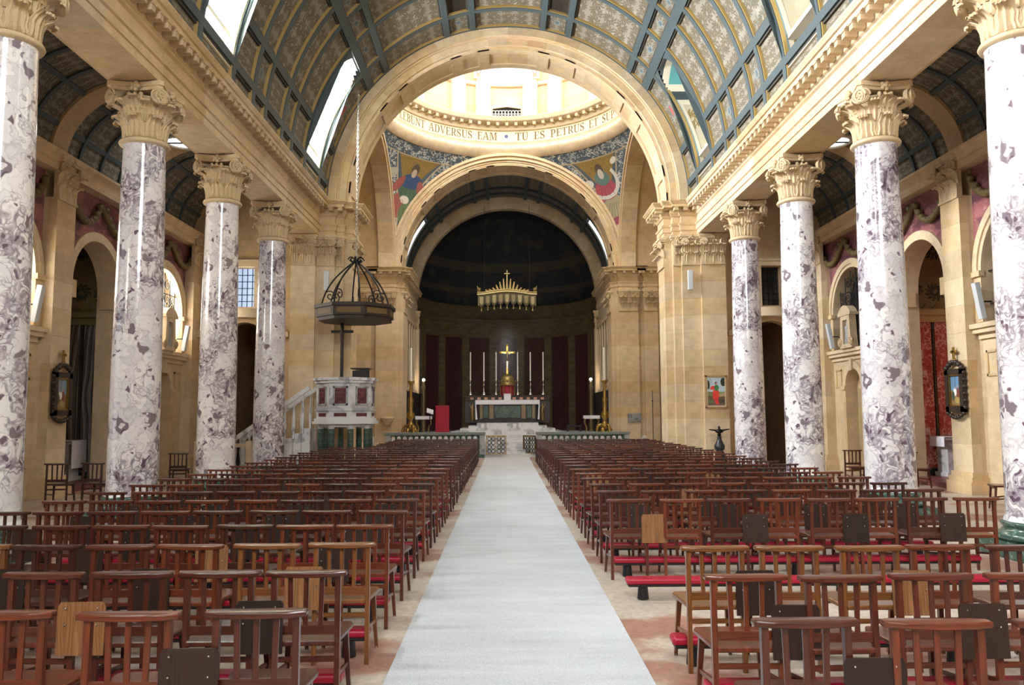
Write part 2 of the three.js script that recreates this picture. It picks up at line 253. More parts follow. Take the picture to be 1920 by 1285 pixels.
function roundCapital(parent, y) {                      // composite capital of a free column, .92 high
  const c = obj('capital', merge([lathe([[0.0, 0], [0.345, 0], [0.35, 0.25], [0.36, 0.45], [0.4, 0.62], [0.41, 0.7], [0, 0.7]], 24), lathe([[0, 0.64], [0.4, 0.64], [0.44, 0.67], [0.4, 0.7], [0, 0.7]], 24)]), carved, parent); c.position.y = y;
  for (let k = 0; k < 8; k++) { const a = k * PI / 4; put(obj('leaf', leafLow, carved, c), 0.345 * Math.sin(a), 0.0, 0.345 * Math.cos(a), a); const b = a + PI / 8; put(obj('leaf', leafHigh, carved, c), 0.355 * Math.sin(b), 0.26, 0.355 * Math.cos(b), b); }
  const r = 0.54, abacus = []; for (let k = 0; k < 4; k++) { const a0 = k * PI / 2 + PI / 4, A = [r * 1.32 * Math.cos(a0), r * 1.32 * Math.sin(a0)], B = [r * 1.32 * Math.cos(a0 + PI / 2), r * 1.32 * Math.sin(a0 + PI / 2)]; for (let i = 0; i < 8; i++) { const t = 0.06 + i / 7 * 0.88, m = 1 - 0.2 * Math.sin(t * PI); abacus.push([(A[0] + (B[0] - A[0]) * t) * m, (A[1] + (B[1] - A[1]) * t) * m]); } }
  obj('abacus', merge([exY(abacus.map(p => [p[0] * 0.95, p[1] * 0.95]), 0.78, 0.84), exY(abacus, 0.84, 0.92)]), carved, c);
  for (let k = 0; k < 4; k++) {
    const a = k * PI / 2, S = Math.sin(a), C = Math.cos(a);
    for (const s of [-1, 1]) { const x = s * 0.4, z = 0.43; put(obj('volute', voluteShape, carved, c), x * C + z * S, 0.65, -x * S + z * C, a + s * 0.55, 1.05); }
    for (let i = -1; i < 2; i++) { const x = i * 0.1, z = 0.43; put(obj('egg', eggShape, carved, c), x * C + z * S, 0.68, -x * S + z * C, a); }
    put(obj('leaf', leafTop, carved, c), 0.39 * S, 0.47, 0.39 * C, a);
    put(obj('fleuron', fleuronShape, carved, c), 0.45 * S, 0.83, 0.45 * C, a, 0.8);
  }
  return c;
}
// flat capital on a pilaster; local +z faces out, origin at the foot of the capital on the pilaster's face
function flatCapital(parent, x, y, d, w, turn) {
  const c = obj('capital', merge([box(-w / 2 - 0.02, w / 2 + 0.02, -0.05, 0.0, -0.04, 0.04), box(-w / 2, w / 2, 0, 0.7, -0.02, 0.1), box(-w / 2 - 0.07, w / 2 + 0.07, 0.78, 0.84, -0.12, 0.1), box(-w / 2 - 0.1, w / 2 + 0.1, 0.84, 0.92, -0.15, 0.1), box(-w / 2, w / 2, 0.6, 0.78, -0.06, 0.1)]), carved, parent);
  c.position.set(x, y, -d); c.rotation.y = turn;
  const n = Math.max(2, Math.round(w / 0.27)), st = w / n;
  for (let i = 0; i < n; i++) put(obj('leaf', leafLow, carved, c), -w / 2 + st * (i + 0.5), 0, 0.01, 0, 1).scale.x = st / 0.28;
  for (let i = 0; i <= n; i++) put(obj('leaf', leafHigh, carved, c), cl(-w / 2 + st * i, -w / 2 + 0.06, w / 2 - 0.06), 0.26, 0.02, 0, 1).scale.x = st / 0.32;
  for (const s of [-1, 1]) put(obj('volute', voluteShape, carved, c), s * (w / 2 - 0.06), 0.66, 0.1, s * 0.35, 1);
  for (let i = 0; i < 3; i++) put(obj('egg', eggShape, carved, c), (i - 1) * 0.1, 0.69, 0.07);
  put(obj('fleuron', fleuronShape, carved, c), 0, 0.85, 0.13, 0, 0.75);
  return c;
}

// ---------------------------------------------------------------- floor and carpet
structMesh('floor', box(-15, 15, -0.3, 0, -6.5, 33.0), floorM);
lone('carpet_runner', 'pale grey carpet runner down the central aisle between the chair blocks', 'carpet', box(-0.93, 0.83, 0.001, 0.014, -4, 32.3), carpetM);

// ---------------------------------------------------------------- nave side: entablatures over the columns
const COLX = 6.37, COLS = [9.73, 13.56, 17.4, 21.24], BACK = -6.2, PIER = 24.85;
const entProfile = [[6.0, 7.42], [6.0, 7.56], [5.97, 7.57], [5.97, 7.72], [5.93, 7.74], [5.93, 7.77], [6.0, 7.79], [6.0, 8.03], [5.95, 8.06], [5.95, 8.1], [5.91, 8.13], [5.91, 8.25], [5.66, 8.26], [5.66, 8.34], [5.62, 8.35], [5.57, 8.42], [5.57, 8.45], [6.8, 8.45], [6.8, 7.42]];
const modillionShape = buv(merge([new THREE.BoxGeometry(0.22, 0.1, 0.13).toNonIndexed(), new THREE.BoxGeometry(0.26, 0.025, 0.16).translate(0, 0.06, 0).toNonIndexed()]));
for (const s of [-1, 1]) {
  const e = struct(`trim_entablature_${SIDE(s)}`), n = 16;
  for (let i = 0; i < n; i++) { const d0 = BACK + (PIER + 0.1 - BACK) * i / n, d1 = BACK + (PIER + 0.1 - BACK) * (i + 1) / n; obj('stone_block', exD(sideOf(s, entProfile), d0, d1), stones[(i * 5 + (s > 0 ? 2 : 0)) % 6], e); }
  for (let d = 7; d < 24.1; d += 0.305) put(obj('modillion', modillionShape, carved, e), s * 5.79, 8.185, -d);
}
// ---------------------------------------------------------------- nave vault: coffers between ribs, with clerestory lunettes
const VC = 8.4, VR = 5.65;
const RIBZ = [-6.2, -3.1, -1.15, 0.55, 1.9, 2.9, 4.2, 5.2, 6.45, 8.2, 9.5, 10.4, 11.75, 12.65, 14.02, 15.82, 17.1, 18.0, 19.35, 20.25, 21.6, 23.36, 24.55], ANG = [0, 5.4, 16, 40, 47.4, 70.2, 78.7, 101.3, 109.8, 132.6, 140, 164, 174.6, 180].map(a => a * PI / 180);
function vaultPatch(a0, a1, d0, d1, r, n, th, flat) {    // curved slab on the vault, th thick, facing down; uv 0..1
  const pos = [], nor = [], uv = [], q = (a, d, R) => [R * Math.cos(a), VC + R * Math.sin(a), -d];
  const quad = (P, N, U) => { for (const k of [0, 2, 1, 0, 3, 2]) { pos.push(...P[k]); nor.push(...N[k]); uv.push(...U[k]); } };
  for (let i = 0; i < n; i++) { const b = a0 + (a1 - a0) * i / n, c = a0 + (a1 - a0) * (i + 1) / n, nb = [-Math.cos(b), -Math.sin(b), 0], nc = [-Math.cos(c), -Math.sin(c), 0], v0 = i / n, v1 = (i + 1) / n;
    quad([q(b, d0, r), q(b, d1, r), q(c, d1, r), q(c, d0, r)], [nb, nb, nc, nc], [[0, v0], [1, v0], [1, v1], [0, v1]]);
    quad([q(b, d0, r + th), q(c, d0, r + th), q(c, d1, r + th), q(b, d1, r + th)], [nb, nc, nc, nb].map(v => v.map(x => -x)), [[0, v0], [0, v1], [1, v1], [1, v0]]);
    quad([q(b, d0, r + th), q(b, d0, r), q(c, d0, r), q(c, d0, r + th)], [[0, 0, 1], [0, 0, 1], [0, 0, 1], [0, 0, 1]], [[0, 0], [1, 0], [1, 1], [0, 1]]);
    quad([q(b, d1, r), q(b, d1, r + th), q(c, d1, r + th), q(c, d1, r)], [[0, 0, -1], [0, 0, -1], [0, 0, -1], [0, 0, -1]], [[0, 0], [1, 0], [1, 1], [0, 1]]); }
  for (const [a, f] of [[a0, 1], [a1, -1]]) { const N = [Math.sin(a) * f, -Math.cos(a) * f, 0]; const P = [q(a, d0, r), q(a, d0, r + th), q(a, d1, r + th), q(a, d1, r)]; quad(f > 0 ? P : P.reverse(), [N, N, N, N], [[0, 0], [1, 0], [1, 1], [0, 1]]); }
  const g = new THREE.BufferGeometry(); g.setAttribute('position', new THREE.Float32BufferAttribute(pos, 3)); g.setAttribute('normal', new THREE.Float32BufferAttribute(nor, 3)); g.setAttribute('uv', new THREE.Float32BufferAttribute(uv, 2)); return g;
}
const isLunette = (d0, d1) => LUNETTES.some(l => l > d0 && l < d1);
const ceiling = struct('ceiling');
const LTOP = 40 * PI / 180, LBOT = 5.4 * PI / 180;
for (let i = 0; i < RIBZ.length - 1; i++) {
  const d0 = RIBZ[i], d1 = RIBZ[i + 1], w = d1 - d0, lun = isLunette(d0, d1), shown = d1 > 8;
  for (let j = 0; j < ANG.length - 1; j++) {
    const a0 = ANG[j], a1 = ANG[j + 1], low = Math.min(j, ANG.length - 2 - j);
    if (lun && (low === 1 || low === 2)) continue;
    const narrow = w < 1.1 || low === 5 || low === 3, dark = (low === 5) && (i === 20) ;
    const mat = dark ? panelE : low === 5 || low === 3 ? panelC : low === 2 ? (narrow ? panelA : i % 3 ? panelA : panelB) : low === 1 && narrow ? panelC : panelA;
    obj('coffer_panel', vaultPatch(a0, a1, d0, d1, VR + 0.09, Math.max(2, Math.ceil((a1 - a0) / 0.07)), 0.1), dark ? M('#4a4034', 0.7, { map: scrollE }) : mat, ceiling);
  }
  if (!shown) continue;
}
for (let i = 1; i < RIBZ.length; i++) {                 // ribs across the vault, each with two gilt beads
  const d = RIBZ[i]; if (d < 5) continue;
  const rib = obj('transverse_rib', vaultPatch(0, PI, d - 0.09, d + 0.09, VR, 60, 0.1), ribBlue, ceiling);
  for (const e of [-0.106, 0.106]) obj('gilt_bead', vaultPatch(0, PI, d + e - 0.017, d + e + 0.017, VR + 0.02, 60, 0.08), ribGold, rib);
}
for (let j = 1; j < ANG.length - 1; j++) {
  const a = ANG[j], low = Math.min(j, ANG.length - 1 - j), h = (low === 3 ? 0.13 : 0.09) / VR;
  if (low !== 2) { const r = obj('long_rib', vaultPatch(a - h, a + h, 4, 24.55, VR - 0.004, 2, 0.1), ribBlue, ceiling); for (const e of [-1, 1]) obj('dark_bead', vaultPatch(a + e * (h + 0.005) - 0.004, a + e * (h + 0.005) + 0.004, 4, 24.55, VR + 0.04, 1, 0.06), darkRib, r); }
  else for (const [d0, d1] of [[8.2, 14.02], [15.82, 21.6], [23.36, 24.55]]) { const r = obj('long_rib', vaultPatch(a - h, a + h, d0, d1, VR - 0.004, 2, 0.1), ribBlue, ceiling); for (const e of [-1, 1]) obj('dark_bead', vaultPatch(a + e * (h + 0.005) - 0.004, a + e * (h + 0.005) + 0.004, d0, d1, VR + 0.04, 1, 0.06), darkRib, r); }
}
// lunettes: a round-headed tunnel from the vault out to the window
function spandrel(s, d0, d1, r, th) {                   // the part of the vault left round the head of a lunette
  const pos = [], uv = [], c = (d0 + d1) / 2, w = (d1 - d0) / 2 - 0.06, ys = VC + VR * Math.sin(LTOP) - 0.86, n = 16;
  const on = (d, a, R) => [s * R * Math.cos(a), VC + R * Math.sin(a), -d];
  const ang = d => { const t = Math.abs(d - c); const y = t >= w ? VC + VR * Math.sin(16 * PI / 180) : ys + 0.84 * Math.sqrt(Math.max(0, 1 - (t / w) ** 2)); return Math.asin(cl((y - VC) / VR)); };
  const floorA = LBOT;
  for (let i = 0; i < n; i++) for (let k = 0; k < 3; k++) {
    const e0 = d0 + (d1 - d0) * i / n, e1 = d0 + (d1 - d0) * (i + 1) / n; const b0 = Math.abs(e0 - c) >= w ? floorA : ang(e0), b1 = Math.abs(e1 - c) >= w ? floorA : ang(e1), top = LTOP + 0.02;
    const A = t => b0 + (top - b0) * t, B = t => b1 + (top - b1) * t;
    for (const R of [r, r + th]) { const P = [on(e0, A(k / 3), R), on(e1, B(k / 3), R), on(e1, B((k + 1) / 3), R), on(e0, A((k + 1) / 3), R)]; const o = (R === r) === (s > 0) ? [0, 1, 2, 0, 2, 3] : [0, 2, 1, 0, 3, 2]; for (const q of o) { pos.push(...P[q]); uv.push(q === 1 || q === 2 ? 1 : 0, k / 3); } }
  }
  const g = new THREE.BufferGeometry(); g.setAttribute('position', new THREE.Float32BufferAttribute(pos, 3)); g.setAttribute('uv', new THREE.Float32BufferAttribute(uv, 2)); g.computeVertexNormals(); return g;
}
let windowNo = 0;
for (const s of [-1, 1]) LUNETTES.forEach((c, li) => {
  const i = RIBZ.findIndex((d, k) => c > d && c < RIBZ[k + 1]), d0 = RIBZ[i], d1 = RIBZ[i + 1], w = (d1 - d0) / 2 - 0.06, yt = VC + VR * Math.sin(LTOP), ys = yt - 0.86, yb = VC + VR * Math.sin(LBOT);
  const win = struct(`window_${++windowNo}`);
  obj('spandrel', spandrel(s, d0, d1, VR + 0.02, 0.1), ribBlue, win);
  const out = 6.62, mid = (d0 + d1) / 2, head = t => [mid + w * Math.cos(t), ys + 0.84 * Math.sin(t)];
  // soffit of the tunnel, its two cheeks and its sill
  const n = 18, strip = (xa, xb, k0, k1, th, mat, name) => { const pts = []; for (let k = 0; k <= n; k++) pts.push(head(k0 + (k1 - k0) * k / n)); const o = pts.map(([d, y]) => { const a = Math.atan2(y - ys + 0.2, (d - mid) * 1); return [d + th * Math.cos(a), y + th * Math.sin(a)]; }); const l = []; for (let k = 0; k < n; k++) { const y = Math.min(pts[k][1], pts[k + 1][1]), xi = Math.max(Math.abs(xa), Math.sqrt(Math.max(0, VR * VR - (y - VC) ** 2)) + (xa ? 0.03 : 0.03)); if (xi > Math.abs(xb) - 0.03) continue; l.push(exX([pts[k], pts[k + 1], o[k + 1], o[k]], Math.min(s * xi, xb), Math.max(s * xi, xb))); } if (l.length) obj(name, merge(l), mat, win); };
  strip(s * 4.3, s * out, 0, PI, 0.12, ribBlue, 'soffit_shell');
  strip(s * 4.62, s * 6.2, 0.3, PI - 0.3, -0.012, creamPaint, 'soffit_border');
  strip(s * 4.82, s * 6.0, 0.55, PI - 0.55, -0.02, tealPaint, 'soffit_panel');
  for (const e of [-1, 1]) {
    const D = mid + e * w; const edge = (o, a, b) => Array.from({ length: 9 }, (_, k) => { const y = a + (b - a) * k / 8; return [s * (Math.sqrt(VR * VR - (y - VC) ** 2) + o), y]; }); obj('cheek', exD([...edge(0.02, yb, ys + 0.03), [s * out, ys + 0.03], [s * out, yb]], Math.min(D, D + e * 0.1), Math.max(D, D + e * 0.1)), creamPaint, win); obj('blue_edge', exD([...edge(0.02, yb, ys), ...edge(0.16, yb, ys).reverse()], Math.min(D - e * 0.012, D), Math.max(D - e * 0.012, D)), M('#7fa6b4', 0.7), win);
    const g = exD([...edge(0.28, yb + 0.3, ys - 0.15), [s * 6.3, ys - 0.15], [s * 6.3, yb + 0.3]], Math.min(D - e * 0.012, D), Math.max(D - e * 0.012, D)); const u = g.attributes.uv, p = g.attributes.position; for (let k = 0; k < u.count; k++) u.setXY(k, (Math.abs(p.getX(k)) - 5.2) / 1.15, (p.getY(k) - yb) / 2.2); obj('painted_scroll', g, panelD, win);
  }
  obj('sill', box(s * 5.68, s * out, yb - 0.16, yb, d0, d1), creamPaint, win);
  obj('frame_post', merge([box(s * 6.3, s * 6.45, yb, ys + 0.3, mid + w - 0.14, mid + w), box(s * 6.3, s * 6.45, yb, ys + 0.3, mid - w, mid - w + 0.14), box(s * 6.3, s * 6.45, yb, yt - 0.05, mid - 0.07, mid + 0.07)]), M('#9a7a62', 0.7), win);
  obj('pane', box(s * 6.58, s * 6.62, yb - 0.1, yt + 0.1, d0 - 0.1, d1 + 0.1), s < 0 ? skyGlass : dimGlass, win);
  obj('roof_cover', merge([box(s * 4.4, s * 6.9, yt + 0.16, yt + 0.2, d0 - 0.2, d1 + 0.2), box(s * 6.64, s * 6.9, yb - 0.3, yt + 0.2, d0 - 0.3, d1 + 0.3)]), plaster, win);
  if (li > 1) { const q = thing('floodlight', `small grey floodlight on the sill of the ${li === 2 ? 'nearer' : 'farther'} ${SIDE(s)} lunette window`, 'floodlight', [s * 6.02, yb, d0 + 0.3], 0); obj('housing', rbox(0.1, 0.24, 0.3, 0, 0.3, 0, 0.02), greyBox, q).rotation.z = s * 0.5; obj('bracket', box(-0.02, 0.02, 0, 0.2, -0.02, 0.02), iron, q); }
});
// ---------------------------------------------------------------- end wall behind the viewer
{
  const w = struct('wall_back'); const P = [[-15, 0], [15, 0], [15, 15], [-15, 15]];
  obj('wall_face', exD(P, BACK - 0.6, BACK, [archPts(0, 2.5, 7.6, 10.2).map(p => p)]), stones[2], w);
  const win = struct(`window_${++windowNo}`); obj('pane', box(-2.7, 2.7, 7.4, 12.9, BACK - 0.4, BACK - 0.36), skyGlass, win); obj('mullion', merge([-1.2, 0, 1.2].map(x => box(x - 0.06, x + 0.06, 7.4, 12.8, BACK - 0.36, BACK - 0.26))), stone, win);
}

// ---------------------------------------------------------------- crossing piers, stepped in plan, laid in courses
const pierPlan = [[6.85, 24.85], [6.08, 24.85], [6.08, 24.97], [5.5, 24.97], [5.5, 25.12], [5.26, 25.12], [5.26, 25.36], [5.02, 25.36], [5.02, 26.35], [5.26, 26.35], [5.26, 26.6], [6.85, 26.6]];
const farPlan = [[6.9, 36.25], [6.25, 36.25], [6.25, 36.45], [6.0, 36.45], [6.0, 36.25], [5.1, 36.25], [5.1, 36.4], [4.95, 36.4], [4.95, 36.55], [4.78, 36.55], [4.78, 37.9], [6.9, 37.9]];
const cornice = [[7.42, 7.56, 0, 0], [7.56, 7.72, 0.03, 0.03], [7.72, 7.78, 0.05, 0.07], [7.78, 8.03, 0, 0], [8.03, 8.12, 0.03, 0.08], [8.12, 8.25, 0.09, 0.09], [8.25, 8.34, 0.33, 0.33], [8.34, 8.42, 0.35, 0.42], [8.42, 8.45, 0.42, 0.42]];
function pier(s, plan, name, cuts, y0) {
  const p = struct(name), P = plan.map(([x, d]) => [s * x, d]);
  obj('base', merge([layer(P, y0, y0 + 0.22, 0.1), layer(P, y0 + 0.22, y0 + 0.34, 0.09, 0.07), layer(P, y0 + 0.34, y0 + 0.48, 0.06, 0.0)]), stones[1], p);
  const n = 11, top = 6.45, b = y0 + 0.48; for (let i = 0; i < n; i++) obj('stone_course', layer(P, b + (top - b) * i / n + 0.004, b + (top - b) * (i + 1) / n, 0), stones[(i * 3 + (s > 0 ? 1 : 4) + (i % 3)) % 6], p);
  obj('core', layer(P, y0, 8.4, -0.012), stones[2], p);
  obj('capital_block', layer(P, 6.45, 7.42, -0.002), carved, p);
  obj('entablature', merge(cornice.map(([a, c, o, q]) => layer(P, a, c, o, q))), stones[3], p);
  for (const [x, d, w, t] of cuts) flatCapital(p, s * x, 6.48, d, w, s * t);
  for (let i = 0; i < P.length; i++) { const a = P[i], c = P[(i + 1) % P.length], L = Math.hypot(a[0] - c[0], a[1] - c[1]); if (L < 0.5 || (Math.abs(a[0]) > 6.8 && Math.abs(c[0]) > 6.8)) continue; const k = Math.max(2, Math.round(L / 0.3)); const G = grow(P, 0.2), A = G[i], C = G[(i + 1) % P.length], alongX = Math.abs(A[1] - C[1]) < 1e-6; for (let q = 0; q <= k; q++) put(obj('modillion', modillionShape, carved, p), A[0] + (C[0] - A[0]) * q / k, 8.19, -(A[1] + (C[1] - A[1]) * q / k), alongX ? PI / 2 : 0); }
  return p;
}
for (const s of [-1, 1]) {
  pier(s, pierPlan, `wall_near_pier_${SIDE(s)}`, [[6.465, 24.84, 0.74, 0], [5.79, 24.96, 0.54, 0], [5.38, 25.11, 0.22, 0], [5.01, 25.85, 0.95, -PI / 2]], 0);
  pier(s, farPlan, `wall_far_pier_${SIDE(s)}`, [[5.55, 36.24, 0.86, 0], [6.57, 36.24, 0.6, 0], [4.77, 37.2, 1.2, -PI / 2]], 0.0);
}
// ---------------------------------------------------------------- arches: voussoirs in two orders and a coffered soffit
function archRing(parent, name, r0, r1, d0, d1, n, side) {   // side: 0 across the nave, -1 / +1 along it
  for (let k = 0; k < n; k++) { const a0 = PI * k / n, a1 = PI * (k + 1) / n, P = ringPts(side ? CROSS : 0, SPRING - 0.08, r0, r1, a0, a1, 3); obj(name, side ? exX(P, Math.min(d0, d1), Math.max(d0, d1)) : exD(P, d0, d1), stones[(k * 7 + Math.round(r0 * 10)) % 6], parent); }
}
function soffitPanels(parent, r, d0, d1, pattern, side) {
  let a = 0.06; const rim = (p0, p1, q0, q1) => { const P = ringPts(side ? CROSS : 0, SPRING - 0.08, r - 0.05, r, p0, p1, Math.max(2, Math.ceil((p1 - p0) / 0.05))); obj('panel_frame', side ? exX(P, Math.min(q0, q1), Math.max(q0, q1)) : exD(P, q0, q1), carved, parent); };
  rim(0, PI, d0, d0 + (d1 - d0) * 0.2); rim(0, PI, d1 - (d1 - d0) * 0.2, d1);
  const tot = pattern.reduce((x, y) => x + y + 0.07, 0), k = (PI - 0.12) / tot; rim(0, 0.06, d0, d1);
  for (const p of pattern) { a += p * k; rim(a, a + 0.07 * k, d0, d1); a += 0.07 * k; }
}
const PAT = [0.1, 0.3, 0.1, 0.3, 0.1, 0.3, 0.1, 0.3, 0.1, 0.3, 0.1];
{
  const a = struct('wall_nave_arch'); archRing(a, 'voussoir', 5.38, 5.85, 24.5, 26.1, 22); archRing(a, 'voussoir', 5.12, 5.4, 24.66, 26.1, 26);
  obj('moulding', exD(ringPts(0, SPRING - 0.08, 5.34, 5.4, 0, PI, 60), 24.6, 24.7), carved, a); archRing(a, 'soffit_stone', 5.06, 5.3, 24.75, 26.1, 24); soffitPanels(a, 5.06, 24.75, 26.12, PAT);
  obj('gable', exD([[-7, 8.4], ...arc(0, SPRING - 0.08, 5.5, PI, 0, 50), [7, 8.4], [7, 15], [-7, 15]], 24.7, 26.0), stones[2], a);
  const f = struct('wall_chancel_arch'); archRing(f, 'voussoir', 5.02, 5.3, 36.3, 37.9, 24); obj('moulding', merge([exD(ringPts(0, SPRING - 0.08, 5.12, 5.2, 0, PI, 60), 36.22, 36.3), exD(ringPts(0, SPRING - 0.08, 5.3, 5.42, 0, PI, 60), 36.2, 36.4)]), carved, f);
  archRing(f, 'soffit_stone', 4.93, 5.06, 36.34, 37.9, 24); soffitPanels(f, 4.93, 36.36, 37.9, PAT);
  obj('gable', exD([[-7, 8.4], ...arc(0, SPRING - 0.08, 5.2, PI, 0, 50), [7, 8.4], [7, 14.2], [-7, 14.2]], 36.5, 37.9), stones[2], f);
}
// transept arms: side arch, barrel and panelled walls
for (const s of [-1, 1]) {
  const t = struct(`wall_transept_${SIDE(s)}`);
  archRing(t, 'voussoir', 4.86, 5.2, s * 5.2, s * 5.9, 22, s); obj('moulding', exX(ringPts(CROSS, SPRING - 0.08, 5.0, 5.1, 0, PI, 60), Math.min(s * 5.12, s * 5.22), Math.max(s * 5.12, s * 5.22)), carved, t);
  obj('barrel', exX(ringPts(CROSS, SPRING - 0.08, 5.0, 5.3, 0, PI, 50), Math.min(s * 5.9, s * 9.0), Math.max(s * 5.9, s * 9.0)), stones[2], t);
  obj('gable', exX([[CROSS - 6.5, 8.4], ...arc(CROSS, SPRING - 0.08, 5.1, PI, 0, 50), [CROSS + 6.5, 8.4], [CROSS + 6.5, 14.2], [CROSS - 6.5, 14.2]], Math.min(s * 5.3, s * 5.9), Math.max(s * 5.3, s * 5.9)), stones[2], t);
  obj('end_wall', box(s * 9.65, s * 10, 0, 14.2, 25.8, 37.5), stones[4], t);
  obj('east_wall', box(s * 6.85, s * 9.8, 0, 14.2, 36.55, 37.5), stones[0], t); obj('west_wall', box(s * 6.85, s * 9.8, 6.6, 14.2, 25.75, 26.3), stones[4], t);
  obj('upper_wall', box(s * 5.25, s * 9.1, 8.45, 14, 36.5, 36.7), stones[3], t);
  for (const [y0, y1] of [[8.95, 9.95], [10.25, 11.6], [11.9, 13]]) for (const [x0, x1] of [[5.65, 6.95], [7.2, 8.6]]) obj('wall_panel', merge([box(s * x0, s * x1, y0, y0 + 0.07, 36.44, 36.52), box(s * x0, s * x1, y1 - 0.07, y1, 36.44, 36.52), box(s * x0, s * (x0 + 0.07), y0, y1, 36.44, 36.52), box(s * (x1 - 0.07), s * x1, y0, y1, 36.44, 36.52)]), carved, t);
  obj('cornice', merge(cornice.slice(3).map(([a, c, o]) => box(s * 6.8, s * 9.0, a, c, 36.5 - o, 36.6))), stones[3], t);
}
// ---------------------------------------------------------------- pendentives with mosaic figures
function pendTexture(kind) {
  return canvasTex(1024, 1024, (x, w, h) => {
    x.fillStyle = '#8e7440'; x.fillRect(0, 0, w, h);
    for (let i = 0; i < 5200; i++) { const a = rr(0.08, 0.3); x.fillStyle = rnd() < 0.5 ? `rgba(196,160,84,${a})` : `rgba(84,66,40,${a})`; x.fillRect(rr(0, w), rr(0, h), rr(4, 12), rr(4, 10)); }
    const edge = t => { const p = t * PI / 2, r = HALF / Math.max(Math.cos(p), Math.sin(p)); return Math.sqrt(Math.max(0, 2 * HALF * HALF - r * r)) / HALF; };
    const line = (o, col, lw) => { x.strokeStyle = col; x.lineWidth = lw; x.beginPath(); for (let i = 0; i <= 80; i++) { const t = i / 80, v = edge(t) + o; i ? x.lineTo(t * w, (1 - v) * h) : x.moveTo(t * w, (1 - v) * h); } x.stroke(); };
    const dabs = (f, n) => { for (let i = 0; i < n; i++) { const [px, py] = f(); x.strokeStyle = pick(['#cfd4cf', '#9fb0b6', '#3f4f5c', '#d9d2b8']); x.lineWidth = 4; x.beginPath(); x.arc(px, py, rr(4, 12), rr(0, 3), rr(3, 6)); x.stroke(); } };
    line(0.07, '#4e5c68', 90); dabs(() => { const t = rnd(), v = edge(t) + rr(0.03, 0.11); return [t * w, (1 - v) * h]; }, 620); line(0.0, '#c8b9a4', 18); line(0.125, '#b5a583', 8);
    x.fillStyle = '#4e5c68'; x.fillRect(0, 0, w, 84); dabs(() => [rr(0, w), rr(4, 80)], 420); x.fillStyle = '#b5a583'; x.fillRect(0, 84, w, 8);
    const E = (cx, cy, a, b, r, c) => { x.fillStyle = c; x.beginPath(); x.ellipse(cx * w, cy * h, a * w, b * h, r, 0, 7); x.fill(); };
    const folds = (cx, cy, a, b, n, c) => { x.strokeStyle = c; x.lineWidth = 6; for (let i = 0; i < n; i++) { const q = (i / (n - 1) - 0.5) * 1.5 * a; x.beginPath(); x.moveTo((cx + q * 0.5) * w, (cy - b * 0.7) * h); x.quadraticCurveTo((cx + q) * w, cy * h, (cx + q * 1.1) * w, (cy + b * 0.85) * h); x.stroke(); } };
    x.translate(w * 0.5, h * 0.045); x.scale(0.42, 0.64); x.translate(-w * 0.5, 0);
    if (!kind) {                                        // seated figure in blue and green with a rose cloak
      E(0.43, 0.66, 0.13, 0.17, 0.3, '#9a5a50'); E(0.56, 0.76, 0.1, 0.16, -0.15, '#5f7a52'); E(0.62, 0.7, 0.05, 0.09, 0, '#43506e'); E(0.52, 0.44, 0.12, 0.16, 0, '#4e6a4e'); E(0.52, 0.34, 0.14, 0.09, 0, '#39507a'); E(0.36, 0.4, 0.05, 0.12, 0.5, '#96564c'); E(0.66, 0.42, 0.045, 0.11, -0.3, '#96564c'); E(0.52, 0.2, 0.055, 0.075, 0, '#5c4e44'); E(0.52, 0.24, 0.035, 0.05, 0, '#b9a893'); E(0.5, 0.57, 0.06, 0.05, 0.4, '#d8d0c0'); E(0.22, 0.3, 0.09, 0.06, -0.8, '#a8a694');
      folds(0.43, 0.68, 0.12, 0.15, 5, '#7b433c'); folds(0.56, 0.77, 0.08, 0.14, 4, '#48603f'); folds(0.52, 0.42, 0.1, 0.12, 4, '#34495f');
    } else {                                            // seated figure with a scroll, pale robe and rose tunic
      E(0.56, 0.72, 0.17, 0.19, 0, '#a39a7c'); E(0.6, 0.86, 0.13, 0.06, 0, '#96455a'); E(0.5, 0.44, 0.14, 0.13, 0.2, '#a5505a'); E(0.49, 0.3, 0.1, 0.09, 0, '#5f7a78'); E(0.49, 0.2, 0.055, 0.07, 0, '#574c44'); E(0.49, 0.25, 0.04, 0.06, 0, '#c4beb0'); E(0.3, 0.34, 0.06, 0.05, 0, '#d4d0c4'); E(0.36, 0.54, 0.09, 0.06, 0.3, '#a5505a');
      x.strokeStyle = '#cfd0c8'; x.lineWidth = 46; x.beginPath(); x.arc(0.48 * w, 0.34 * h, 0.2 * w, -0.6, 2.4); x.stroke(); x.strokeStyle = '#6c6f6c'; x.lineWidth = 3; for (let i = 0; i < 26; i++) { const a = -0.5 + i * 0.11; x.beginPath(); x.moveTo(0.48 * w + 0.19 * w * Math.cos(a), 0.34 * h + 0.19 * w * Math.sin(a)); x.lineTo(0.48 * w + 0.21 * w * Math.cos(a), 0.34 * h + 0.21 * w * Math.sin(a)); x.stroke(); }
      E(0.74, 0.14, 0.06, 0.03, -0.4, '#d8d6cc'); folds(0.56, 0.74, 0.16, 0.17, 7, '#746c52'); folds(0.5, 0.44, 0.1, 0.1, 4, '#7b3544');
    }
  });
}
const pends = struct('wall_pendentives');
